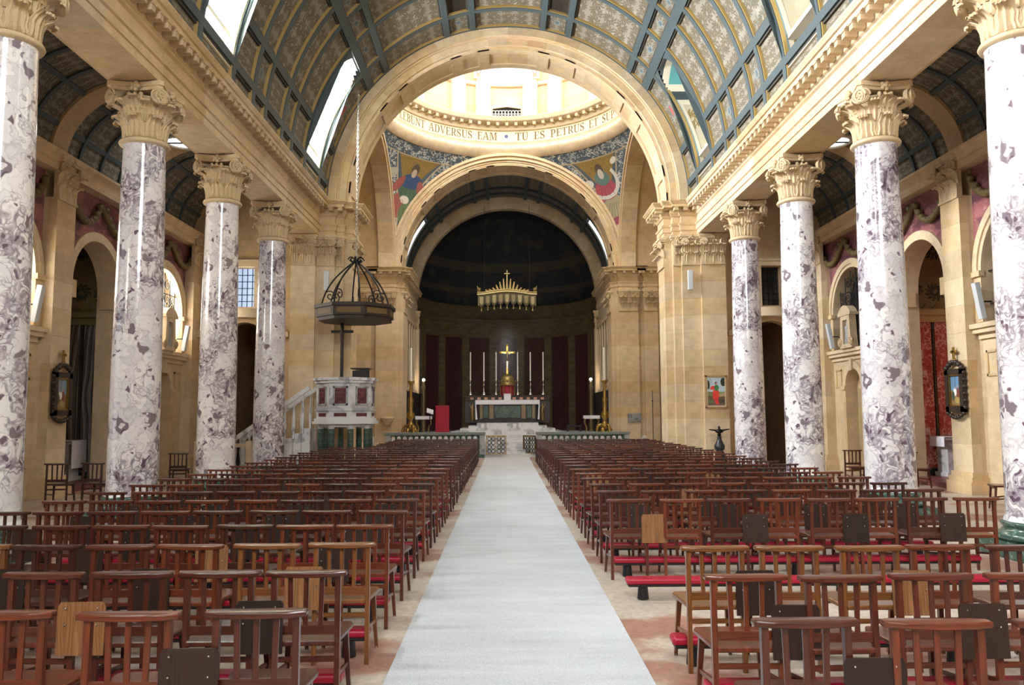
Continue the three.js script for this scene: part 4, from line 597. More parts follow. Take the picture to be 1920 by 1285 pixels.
  const wn = struct(`window_${++windowNo}`); obj('pane', box(s * 8.05, s * 8.8, 5.1, 6.5, 25.6, 25.62), s < 0 ? blueGlass : darkGlass, wn); for (let k = 1; k < 4; k++) obj('glazing_bar', box(s * (8.1 + k * 0.165) - 0.01, s * (8.1 + k * 0.165) + 0.01, 5.18, 6.46, 25.57, 25.59), iron, wn); for (let k = 1; k < 6; k++) obj('glazing_bar', box(s * 8.1, s * 8.76, 5.18 + k * 0.213 - 0.01, 5.18 + k * 0.213 + 0.01, 25.57, 25.59), iron, wn);
  obj('passage', merge([box(s * 7.2, s * 7.3, 0, 5, 25.7, 35), box(s * 9.5, s * 9.6, 0, 5, 25.7, 35), box(s * 7.2, s * 9.6, 5, 5.1, 25.7, 35), box(s * 7.2, s * 9.6, 0, 5, 34.9, 35)]), stones[2], e);
  // side chapel behind the arch in the fourth bay
  const ch = struct(`wall_chapel_${SIDE(s)}`), X0 = 10.55, X1 = 13.2, D0 = 17.75, D1 = 20.95, mm = s > 0 ? redM : onyxM;
  obj('back_wall', box(s * X1, s * (X1 + 0.3), 0, 6.6, D0 - 0.3, D1 + 0.3), mm, ch); obj('near_wall', box(s * X0, s * X1, 0, 6.6, D0 - 0.3, D0), mm, ch); obj('vault', box(s * 10.3, s * (X1 + 0.3), 6.5, 6.8, D0 - 0.4, D1 + 0.4), M('#5a4a34', 0.8), ch); obj('far_wall', box(s * X0, s * X1, 0, 6.6, D1, D1 + 0.3), stones[2], ch);
  [[10.56, 11.14], [11.24, 12.1], [12.2, 13.1]].forEach(([a, b]) => obj('marble_panel', box(s * a, s * b, 0.3, 4.12, D1 - 0.04, D1), mm, ch));
  [11.14, 12.1].forEach(a => obj('gilt_strip', merge([box(s * (a + 0.03), s * (a + 0.07), 0.3, 4.12, D1 - 0.06, D1)]), s > 0 ? oliveM : darkRib, ch)); [11.14, 12.1].forEach(a => obj('dark_strip', box(s * a, s * (a + 0.1), 0.3, 4.12, D1 - 0.03, D1), M('#1e1a1a', 0.4), ch));
  obj('plinth', box(s * X0, s * X1, 0, 0.3, D1 - 0.06, D1), M('#1f2a28', 0.3), ch);
  obj('cornice', merge([box(s * X0, s * X1, 4.12, 4.3, D1 - 0.1, D1), box(s * X0, s * X1, 4.3, 4.4, D1 - 0.2, D1), box(s * X0, s * X1, 4.4, 4.46, D1 - 0.16, D1)]), s > 0 ? M('#c7a468', 0.7) : M('#8a7a52', 0.7), ch);
  for (let k = 0; k < 9; k++) obj('cresting', exD([[s * (10.6 + k * 0.28), 4.46], [s * (10.6 + k * 0.28 + 0.26), 4.46], [s * (10.6 + k * 0.28 + 0.13), 4.6]], D1 - 0.12, D1 - 0.06), gilt, ch);
  { const g = exD([[s * 10.56, 4.46], [s * 12.9, 4.46], [s * 12.9, 5.1], ...arc(s * 11.73, 5.1, 1.17, s > 0 ? 0 : PI, s > 0 ? PI : 0, 14), [s * 10.56, 5.1]], D1 - 0.03, D1), u = g.attributes.uv; for (let k = 0; k < u.count; k++) u.setXY(k, u.getX(k) / 1.1, u.getY(k) / 1.1); obj('painted_tympanum', g, panelE, ch); }
  obj('chapel_floor', box(s * 10.0, s * X1, 0.001, 0.12, D0, D1), M('#d9b9a8', 0.4, { map: size(pinkTex, 1.2) }), ch);
  const al = thing('chapel_altar', `${s > 0 ? 'white altar with grey panel and cloth in the red marble chapel' : 'altar with long white cloth in the striped stone chapel'}`, 'altar', [s * 11.62, 0.12, D1 - 0.42]);
  obj('body', merge([buv(new THREE.BoxGeometry(1.1, 0.84, 0.5).translate(0, 0.5, 0)), buv(new THREE.BoxGeometry(1.2, 0.1, 0.6).translate(0, 0.05, 0))]), whiteM, al); obj('panel', buv(new THREE.BoxGeometry(0.8, 0.6, 0.02).translate(0, 0.5, 0.26)), greyM, al); obj('table_slab', rbox(1.3, 0.07, 0.66, 0, 0.95, 0, 0.01), whiteM, al);
  obj('altar_cloth', merge([rbox(1.34, 0.02, 0.7, 0, 1.0, 0, 0.006), rbox(0.02, s > 0 ? 0.26 : 0.7, 0.68, -0.67, s > 0 ? 0.88 : 0.66, 0, 0.006), rbox(0.02, s > 0 ? 0.26 : 0.7, 0.68, 0.67, s > 0 ? 0.88 : 0.66, 0, 0.006)]), linen, al);
}
function ext2(pts, depth, holes) { return buv(crease(ext(pts, depth, holes))); }
// roof over the nave, to keep the sky out
structMesh('ceiling_roof', merge([box(-7, 7, 14.4, 14.6, BACK - 0.6, 26), box(-7, 7, 14.4, 14.6, 37.5, 51), box(-7, -6.9, 0, 14.6, 37.5, 51), box(6.9, 7, 0, 14.6, 37.5, 51), box(-7, 7, 0, 14.6, 50.4, 50.6), box(-6.9, -6.6, 12.2, 14.6, BACK - 0.5, 24.6), box(6.6, 6.9, 12.2, 14.6, BACK - 0.5, 24.6)]), plaster);

// ---------------------------------------------------------------- marble columns
const shaftPts = []; for (let i = 0; i <= 24; i++) { const t = i / 24; shaftPts.push([0.4 - 0.06 * t * t * (1.25 - 0.25 * t), 0.5 + t * 5.84]); }
const shaftShape = lathe([[0.44, 0.42], [0.43, 0.45], [0.405, 0.5], ...shaftPts, [0.36, 6.38]], 48, 0, 0, 0, 2.51);
const columnBase = merge([layer([[-0.52, -0.52], [0.52, -0.52], [0.52, 0.52], [-0.52, 0.52]], 0, 0.2, 0), lathe([[0.001, 0.2], [0.49, 0.2], [0.52, 0.24], [0.515, 0.29], [0.46, 0.32], [0.43, 0.35], [0.45, 0.37], [0.47, 0.4], [0.46, 0.43], [0.4, 0.44]], 40)]);
const necking = lathe([[0.35, 6.36], [0.4, 6.38], [0.415, 6.41], [0.4, 6.44], [0.36, 6.46], [0.3, 6.48]], 40);
const WHICH = ['nearest', 'second', 'third', 'farthest'];
for (const s of [-1, 1]) COLS.forEach((d, i) => {
  const c = thing('marble_column', `tall white and purple veined marble column, ${WHICH[i]} of the ${SIDE(s)} row`, 'column', [s * COLX, 0, d], 0, 'marble columns of the nave');
  obj('base', columnBase, greenM, c); const sh = obj('shaft', shaftShape, marbles[(i + (s > 0 ? 2 : 0)) % 4], c); sh.rotation.y = i * 1.3 + s; obj('necking', necking, carved, c); roundCapital(c, 6.47);
});
for (const s of [-1, 1]) { const c = obj('shaft_behind', shaftShape, marbles[1], new THREE.Group()); c.parent.remove(c); for (const d of [5.89, 2.05]) { const q = thing('marble_column', `marble column of the ${SIDE(s)} row standing beside the viewer, ${d > 3 ? 'ahead' : 'abreast'}`, 'column', [s * COLX, 0, d], 0, 'marble columns of the nave'); obj('base', columnBase, greenM, q); obj('shaft', shaftShape, marbles[1], q); obj('necking', necking, carved, q); } }

// ---------------------------------------------------------------- chairs
const railShape = (() => {                              // broad flat top rail, bowed a little and rounded at the ends
  const p = [], n = 8, W = 0.227; for (let i = 0; i <= n; i++) { const t = i / n * 2 - 1; p.push([t * (W - 0.012), 0.052 - 0.012 * t * t - (i === 0 || i === n ? 0.012 : 0)]); } p.push([W, 0.02], [W, -0.02]); for (let i = n; i >= 0; i--) { const t = i / n * 2 - 1; p.push([t * (W - 0.012), -0.036 - 0.016 * t * t * -1 * 0.5 + (i === 0 || i === n ? 0.008 : 0)]); } p.push([-W, -0.02], [-W, 0.02]);
  const g = new THREE.ExtrudeGeometry(shapeOf(p), { depth: 0.014, bevelEnabled: true, bevelThickness: 0.008, bevelSize: 0.007, bevelSegments: 2 }).rotateX(-PI / 2); const q = g.attributes.position; for (let i = 0; i < q.count; i++) q.setY(i, q.getY(i) - 0.006 * (1 - (q.getX(i) / W) ** 2)); g.computeVertexNormals(); return turnGrain(buv(crease(g.index ? g.toNonIndexed() : g, 0.9))).translate(0, 0.818, 0);
})();
const seatShape = (() => { const p = [[-0.17, 0.03], [0.17, 0.03], [0.185, 0.0], [0.215, -0.36], [0.2, -0.395], [0, -0.405], [-0.2, -0.395], [-0.215, -0.36], [-0.185, 0.0]]; return buv(crease(new THREE.ExtrudeGeometry(shapeOf(p.map(([x, z]) => [x, -z])), { depth: 0.018, bevelEnabled: true, bevelThickness: 0.007, bevelSize: 0.006, bevelSegments: 1 }).rotateX(-PI / 2), 0.7)).translate(0, 0.425, 0); })();
const rearLeg = e => bar([e * 0.186, 0, 0.018], [e * 0.184, 0.816, 0], 0.03, 0.032, 0.032, 0.034), frontLeg = e => bar([e * 0.198, 0, -0.39], [e * 0.172, 0.425, -0.35], 0.024, 0.024, 0.036, 0.036);
const slatAt = x => bar([x * 0.92, 0.49, 0.006], [x, 0.815, 0], 0.026, 0.012, 0.028, 0.012);
const lowRail = turnGrain(buv(new THREE.BoxGeometry(0.345, 0.052, 0.02).translate(0, 0.505, 0.006))), sideBar = e => bar([e * 0.186, 0.25, 0.0], [e * 0.185, 0.2, -0.375], 0.014, 0.024), backBar = turnGrain(buv(new THREE.BoxGeometry(0.36, 0.03, 0.016).translate(0, 0.34, 0.012))), apron = buv(new THREE.BoxGeometry(0.35, 0.04, 0.016).translate(0, 0.4, -0.345)), feet = [cyl(0.014, 0.014, 0.012, -0.198, 0, -0.39, 8), cyl(0.014, 0.014, 0.012, 0.198, 0, -0.39, 8)];
const nearGeo = { rearLeg: [rearLeg(-1), rearLeg(1)], frontLeg: [frontLeg(-1), frontLeg(1)], slats: [-0.092, 0, 0.092].map(slatAt), sides: [sideBar(-1), sideBar(1)] };
const backGeo = merge([...nearGeo.slats, lowRail, ...nearGeo.rearLeg]), baseGeo = merge([...nearGeo.frontLeg, ...nearGeo.sides, backBar]);
const boardShape = (() => { const p = [[-0.135, 0], [0.135, 0], [0.135, 0.27], [0.12, 0.295], [-0.12, 0.295], [-0.135, 0.27]]; const g = buv(crease(ext(p, 0.012))); const q = g.attributes.position; for (let i = 0; i < q.count; i++) if (q.getY(i) > 0.1) q.setZ(i, q.getZ(i) - (q.getY(i) - 0.1) * 0.08); return g; })(), screwShape = buv(new THREE.SphereGeometry(0.006, 6, 4)), dropShape = merge([bar([-0.05, 0, 0.02], [-0.05, 0.32, 0.02], 0.03, 0.02)]);
function chairProto(m, detail) {
  const t = new THREE.Group(); t.name = 'chapel_chair';
  obj('top_rail', railShape, m, t); obj('seat', seatShape, m, t);
  if (detail) { nearGeo.rearLeg.forEach(g => obj('rear_leg', g, m, t)); nearGeo.frontLeg.forEach(g => obj('front_leg', g, m, t)); nearGeo.slats.forEach(g => obj('slat', g, m, t)); nearGeo.sides.forEach(g => obj('stretcher', g, m, t)); obj('back_rail', lowRail, m, t); obj('back_stretcher', backBar, m, t); obj('seat_apron', apron, m, t); feet.forEach(g => obj('foot_cap', g, greyBox, t)); }
  else { obj('back', backGeo, m, t); obj('legs', baseGeo, m, t); }
  return t;
}
const nearChairs = woods.map(m => chairProto(m, true)), farChairs = woods.map(m => chairProto(m, false));
function placeChair(proto, label, x, d, turn, group) { const c = proto.clone(); c.name = numbered('chapel_chair'); c.position.set(x, 0, -d); c.rotation.y = turn; c.userData = { label, category: 'chair', group }; scene.add(c); return c; }
const leftRows = [], rightRows = [];
for (let i = 0; i < 27; i++) leftRows.push(3.83 + 0.982 * i);
[3.6, 4.58, 5.55].forEach(d => rightRows.push(d)); for (let i = 0; i < 22; i++) rightRows.push(8.6 + 0.962 * i);
const farPile = []; let made = 0;
const toneOf = (d, i, r) => r === 2 && i > 3 && d < 6 && rnd() < 0.3 ? 4 : [0, 0, 1, 1, 2, 3, 5, 0, 2][Math.floor(rnd() * 9)];
for (let r = 0; r < 27; r++) for (const s of [-1, 1]) {
  const rows = s < 0 ? leftRows : rightRows; if (r >= rows.length) continue; const d = rows[r];
  const first = s < 0 ? -1.3 : (d < 6 ? [1.19, 1.22, 1.3][r] : 1.18), step = s < 0 ? (r ? 0.512 : 0.585) : (r === 0 ? 0.57 : 0.525), shift = rr(-0.03, 0.03) + (r % 2 ? 0.03 : -0.02);
  for (let k = 0; k < 8; k++) {
    const x = first + s * k * step + (k ? shift * 0.7 + rr(-0.015, 0.015) : 0), dd = d + rr(-0.03, 0.03), turn = rr(-0.04, 0.04);
    let tone = toneOf(d, k, r); if (s < 0 && r === 2 && (k === 0 || k === 1)) tone = 4; if (s > 0 && r === 2 && k < 4) tone = k === 3 ? 2 : 4;
    if (Math.abs(x) * 1497 / d - 203 > 980 && d < 6.2) continue;                   // outside the picture
    if (s > 0 && d > 24 && Math.abs(x) > 4.9) continue;
    if (s < 0 && d > 23 && Math.abs(x) > 4.3) continue;
    if (made >= 298 || r > 18) { farPile.push([x, dd, turn]); continue; }
    made++;
    const c = placeChair(r < 9 ? nearChairs[tone] : farChairs[tone], `wooden chapel chair with flat top rail, ${ORD[k]} from the carpet, ${ORD[r]} row, ${SIDE(s)} block`, x, dd, turn, `chairs of the ${SIDE(s)} block`);
    if (k % 2 === 0 && r < 16) {                        // the board that ties two neighbours together
      const tan = rnd() < 0.07 || (s < 0 && ((r === 1 && k === 2) || (r === 2 && k === 0) || (r === 3 && k === 2))) || (s > 0 && r === 2 && k === 2), bm = tan ? boardTan : s < 0 && r === 0 && k === 2 ? boardMid : pick(boardDark);
      const b = obj('tie_board', boardShape, bm, c); b.position.set(s * step * 0.5, 0.385, 0.048);
      if (r < 9) { for (const [a, e] of [[-0.09, 0.26], [0.09, 0.26], [-0.09, 0.17], [0.09, 0.17]]) { const q = obj('screw', screwShape, steel, b); q.position.set(a, e, 0.014 - (e - 0.1) * 0.08); } }
    }
  }
}
{ // chairs beyond the three hundred nearest: the same chairs, joined
  const g = merge([railShape, seatShape, backGeo, baseGeo]), pile = new THREE.InstancedMesh(g, woods[1], farPile.length), m = new THREE.Matrix4(), q = new THREE.Quaternion(), Y = new THREE.Vector3(0, 1, 0), c = new THREE.Color();
  farPile.forEach(([x, d, t], i) => { m.compose(new THREE.Vector3(x, 0, -d), q.setFromAxisAngle(Y, t), new THREE.Vector3(1, 1, 1)); pile.setMatrixAt(i, m); pile.setColorAt(i, c.setScalar(rr(0.7, 1.25))); });
  pile.name = 'far_chairs'; pile.castShadow = pile.receiveShadow = true; pile.userData = { kind: 'stuff', label: 'farthest rows of wooden chapel chairs before the communion rail', category: 'chairs' }; scene.add(pile);
}
// chairs standing loose in the side aisles
const loose = [[-8.75, 15.6, 0.15, 3, 'by the left wall pilaster, nearer the viewer'], [-8.15, 15.75, -0.1, 3, 'by the left wall, beside another behind the second column'], [-8.05, 19.6, 0.2, 3, 'between the second and third left columns'], [-7.6, 20.4, -1.2, 3, 'turned sideways near the third left column'], [-8.6, 14.0, 1.5, 3, 'seen edge-on right of the nearest left column'],
  [8.35, 19.6, PI, 0, 'turned round, leftmost between the second and third right columns'], [8.75, 19.0, 0.25, 0, 'middle of three between the right columns'], [9.3, 19.7, PI - 0.2, 0, 'rearmost of three between the right columns'], [9.25, 18.6, -1.3, 0, 'sideways against the second right column edge'], [8.95, 14.3, 1.25, 0, 'sideways beside the nearest right column']];
for (const [x, d, t, m, w] of loose) placeChair(nearChairs[m], `wooden chapel chair ${w}`, x, d, t, 'loose chairs in the side aisles');

// ---------------------------------------------------------------- kneelers
function kneeler(s, x0, x1, d, label) {
  const L = Math.abs(x1 - x0), t = thing('kneeler_bench', label, 'kneeler', [(x0 + x1) / 2, 0, d], 0, 'red kneelers');
  obj('cushion', rbox(L, 0.062, 0.15, 0, 0.175, 0, 0.028, 3), redLeather, t); obj('board', rbox(L - 0.04, 0.02, 0.13, 0, 0.135, 0, 0.004), blackWood, t);
  for (const e of [-0.46, 0, 0.46]) obj('foot', merge([buv(new THREE.CylinderGeometry(0.045, 0.055, 0.12, 10).translate(e * L, 0.066, 0)), buv(new THREE.SphereGeometry(0.05, 10, 8).scale(1, 0.7, 1).translate(e * L, 0.04, 0.0))]), blackRubber, t);
}
for (const s of [-1, 1]) { const rows = s < 0 ? leftRows : rightRows; for (let r = 0; r < 12; r++) { const d = rows[r] + 0.19; if (s > 0 && r === 0) kneeler(s, 1.0, 3.2, d, `short red padded kneeler under the first row of the right chair block`); else kneeler(s, s * (s < 0 ? 1.12 : 1.02), s * (r < 2 ? 3.6 : 5.0), d, `red padded kneeler under the ${ORD[r]} row of the ${SIDE(s)} chair block`); } }
kneeler(1, 1.0, 5.1, 7.72, 'long red padded kneeler on open floor before the fourth right chair row');

// ---------------------------------------------------------------- pulpit
{
  const P = thing('marble_pulpit', 'octagonal white marble pulpit with purple panels on green columns', 'pulpit', [-4.84, 0, 23.75]);
  const inlay = M('#b592a0', 0.3, { map: size(pinkTex, 0.7) }), oct = (r, a = PI / 8) => Array.from({ length: 8 }, (_, k) => [r * Math.cos(a + k * PI / 4), r * Math.sin(a + k * PI / 4)]);
  obj('body', merge([exY(oct(0.86), 1.6, 2.74), exY(oct(0.92), 1.54, 1.64), exY(oct(0.98), 1.48, 1.56), exY(oct(0.92), 2.66, 2.74), exY(oct(0.97), 2.74, 2.82), exY(oct(0.9), 1.86, 1.91)]), whiteM, P);
  obj('floor_slab', exY(oct(0.8), 1.4, 1.6), whiteM, P);
  for (let k = 0; k < 8; k++) { const a = k * PI / 4, R = 0.86 * Math.cos(PI / 8); const q = obj('inlaid_panel', buv(new THREE.BoxGeometry(0.32, 0.46, 0.03).translate(0, 2.29, 0)), inlay, P); q.position.set(R * Math.sin(a), 0, R * Math.cos(a)); q.rotation.y = a; const w = obj('inlaid_panel', buv(new THREE.BoxGeometry(0.36, 0.1, 0.03).translate(0, 1.75, 0)), inlay, P); w.position.copy(q.position); w.rotation.y = a; const f = obj('panel_frame', merge([buv(new THREE.BoxGeometry(0.42, 0.05, 0.05).translate(0, 2.04, 0)), buv(new THREE.BoxGeometry(0.42, 0.05, 0.05).translate(0, 2.54, 0)), buv(new THREE.BoxGeometry(0.05, 0.55, 0.05).translate(-0.185, 2.29, 0)), buv(new THREE.BoxGeometry(0.05, 0.55, 0.05).translate(0.185, 2.29, 0))]), greyM, q); }
  for (let k = 0; k < 8; k++) { const a = k * PI / 4 + PI / 8; const q = obj('green_column', merge([cyl(0.09, 0.085, 1.24, 0, 0.12, 0, 14), cyl(0.13, 0.11, 0.12, 0, 0, 0, 14)]), greenM, P); q.position.set(0.72 * Math.sin(a), 0, 0.72 * Math.cos(a)); const h = obj('column_cap', cyl(0.09, 0.14, 0.14, 0, 1.34, 0, 10), whiteM, q); }
  obj('base_slab', exY(oct(0.98), 0, 0.08), greyM, P);
  const S = thing('pulpit_stair', 'pale marble stair with balustrade climbing to the pulpit from the left', 'stair', [-5.05, 0, 23.75]);
  for (let k = 0; k < 9; k++) obj('step', buv(new THREE.BoxGeometry(0.26, 0.15 * (k + 1), 0.8).translate(-2.95 + k * 0.25, 0.075 * (k + 1), -0.35)), whiteM, S);
  for (const z of [0.1, -0.8]) { obj('handrail', bar([-3.0, 1.05, z], [-0.85, 2.55, z], 0.12, 0.1), whiteM, S); for (let k = 0; k < 8; k++) { const x = -2.85 + k * 0.26, y0 = 0.15 * (k + 1), y1 = 1.02 + (k * 0.26 + 0.15) * 0.7; obj('baluster', lathe([[0.035, y0], [0.035, y0 + 0.06], [0.022, y0 + 0.12], [0.045, y0 + (y1 - y0) * 0.4], [0.02, y0 + (y1 - y0) * 0.8], [0.035, y1]], 8, x, 0, -z), whiteM, S); } obj('newel', buv(new THREE.BoxGeometry(0.16, 1.1, 0.16).translate(-3.05, 0.55, z)), whiteM, S); }
  const C = thing('pulpit_crucifix', 'tall dark crucifix standing on the pulpit rim', 'crucifix', [-5.02, 2.82, 23.95]); obj('cross_beam', merge([buv(new THREE.BoxGeometry(0.09, 1.85, 0.06).translate(0, 0.92, 0)), buv(new THREE.BoxGeometry(0.66, 0.08, 0.05).translate(0, 1.42, 0))]), blackWood, C); obj('figure', merge([lathe([[0.001, 0.95], [0.03, 0.97], [0.05, 1.15], [0.07, 1.36], [0.03, 1.42], [0.045, 1.5], [0.001, 1.56]], 8, 0, 0, -0.06), bar([0, 1.38, 0.06], [0.27, 1.45, 0.05], 0.03), bar([0, 1.38, 0.06], [-0.27, 1.45, 0.05], 0.03), bar([0, 1.0, 0.06], [0, 0.62, 0.06], 0.06, 0.06, 0.04, 0.04)]), M('#3a2a20', 0.5), C);
  const B = thing('book_rest', 'dark wooden book rest on the right edge of the pulpit', 'book rest', [-4.36, 2.82, 23.5]); obj('box', merge([buv(crease(ext([[-0.22, 0], [0.22, 0], [0.22, 0.26], [-0.22, 0.2]], 0.36))).translate(0, 0, -0.18), buv(new THREE.BoxGeometry(0.54, 0.03, 0.46).translate(0, 0.27, 0))]), blackWood, B);
  // sounding board on its chain
  const T = thing('sounding_board', 'dark wooden octagonal sounding board with wrought iron scrolls hung over the pulpit', 'canopy', [-4.58, 4.5, 23.7]);
  obj('board', merge([exY(oct(1.16), 0.1, 0.42), exY(oct(1.22), 0.36, 0.46), exY(oct(1.1), 0, 0.1)]), M('#4a3423', 0.55, { map: size(woodTex, 0.3, 1) }), T);
  for (let k = 0; k < 8; k++) { const a = k * PI / 4, R = 1.16 * Math.cos(PI / 8); const q = obj('gilt_panel', buv(new THREE.BoxGeometry(0.7, 0.16, 0.02)), M('#8a7040', 0.6, { map: scrollD }), T); q.position.set(R * Math.sin(a), 0.24, R * Math.cos(a)); q.rotation.y = a; }
  for (let k = 0; k < 8; k++) { const a = k * PI / 4 + 0.3, pts = []; for (let i = 0; i <= 8; i++) { const t = i / 8, r = 1.0 * (1 - t) + 0.06 * t + 0.12 * Math.sin(t * PI), y = 0.46 + 1.35 * t ** 0.8; pts.push([r * Math.sin(a), y, r * Math.cos(a)]); } obj('iron_scroll', tube(pts, 0.025, 24, 5), iron, T); const sc = []; for (let i = 0; i <= 20; i++) { const b = i / 20 * 9, r = 0.17 * (1 - i / 24); sc.push([(0.75 + r * Math.cos(b)) * Math.sin(a), 0.75 + r * Math.sin(b), (0.75 + r * Math.cos(b)) * Math.cos(a)]); } obj('iron_curl', tube(sc, 0.018, 30, 4), iron, T); }
  for (let k = 0; k < 6; k++) { const a = k * PI / 3, sc = []; for (let i = 0; i <= 16; i++) { const b = i / 16 * 7, r = 0.11 * (1 - i / 20); sc.push([(0.14 + r * Math.cos(b)) * Math.sin(a), 1.86 + r * Math.sin(b), (0.14 + r * Math.cos(b)) * Math.cos(a)]); } obj('crown_curl', tube(sc, 0.02, 24, 4), iron, T); }
  const ch = thing('steel_chain', 'long pale steel chain holding up the sounding board', 'chain', [-4.58, 6.4, 23.7]); const link = buv(new THREE.TorusGeometry(0.04, 0.011, 5, 10).scale(0.7, 1, 1)); for (let k = 0; k < 79; k++) { const q = obj('link', link, steel, ch); q.position.y = 0.04 + k * 0.066; q.rotation.y = k % 2 ? PI / 2 : 0; }
}
// ---------------------------------------------------------------- communion rail and gates
for (const s of [-1, 1]) {
  const x0 = s < 0 ? -4.9 : 1.15, x1 = s < 0 ? -0.95 : 4.85, r = thing('communion_rail', `grey green marble communion rail with small arches, ${SIDE(s)} of the gates`, 'rail', [0, 0, 0]);
  obj('top_slab', merge([box(x0 - 0.06, x1 + 0.03, 0.93, 1.02, 32.1, 32.5), box(x0 - 0.02, x1, 0.9, 0.93, 32.16, 32.44)]), M('#8c9896', 0.35, { map: size(greyMarbleTex, 1) }), r); obj('plinth', box(x0, x1, 0, 0.16, 32.16, 32.44), greenM, r);
  const n = Math.round((x1 - x0 - 0.5) / 0.235), holes = []; for (let i = 0; i < n; i++) { const c = x0 + 0.28 + i * 0.235; holes.push(archPts(c, 0.082, 0.2, 0.79, 6)); } obj('arcade', exD([[x0, 0.16], [x1, 0.16], [x1, 0.9], [x0, 0.9]], 32.24, 32.36, holes), greenM, r);
  for (const e of [x0, x1 - 0.2]) obj('end_post', merge([box(e, e + 0.2, 0.14, 0.9, 32.14, 32.46), box(e + 0.04, e + 0.16, 0.24, 0.8, 32.12, 32.14)]), greyM, r);
  const g = thing('altar_gate', `openwork bronze gate ${s < 0 ? 'closed across the left half of' : 'swung open at the right side of'} the altar steps`, 'gate', [s < 0 ? -0.9 : 1.1, 0.14, 32.3], s < 0 ? 0 : 2.2);
  const W = 0.82; obj('frame', merge([box(0, W, 0, 0.03, -0.02, 0.02), box(0, W, 0.7, 0.74, -0.02, 0.02), box(0, 0.03, 0, 0.74, -0.02, 0.02), box(W - 0.03, W, 0, 0.74, -0.02, 0.02), box(W / 2 - 0.012, W / 2 + 0.012, 0, 0.74, -0.015, 0.015)]), brass, g);
  for (let i = 0; i < 2; i++) for (let j = 0; j < 2; j++) { const q = obj('scroll', merge([0, 1, 2, 3].map(k => buv(new THREE.TorusGeometry(0.075, 0.014, 5, 14).translate((k % 2 ? 0.08 : -0.08), k > 1 ? 0.08 : -0.08, 0)))), iron, g); q.position.set(0.215 + i * 0.39, 0.2 + j * 0.34, 0); }
}
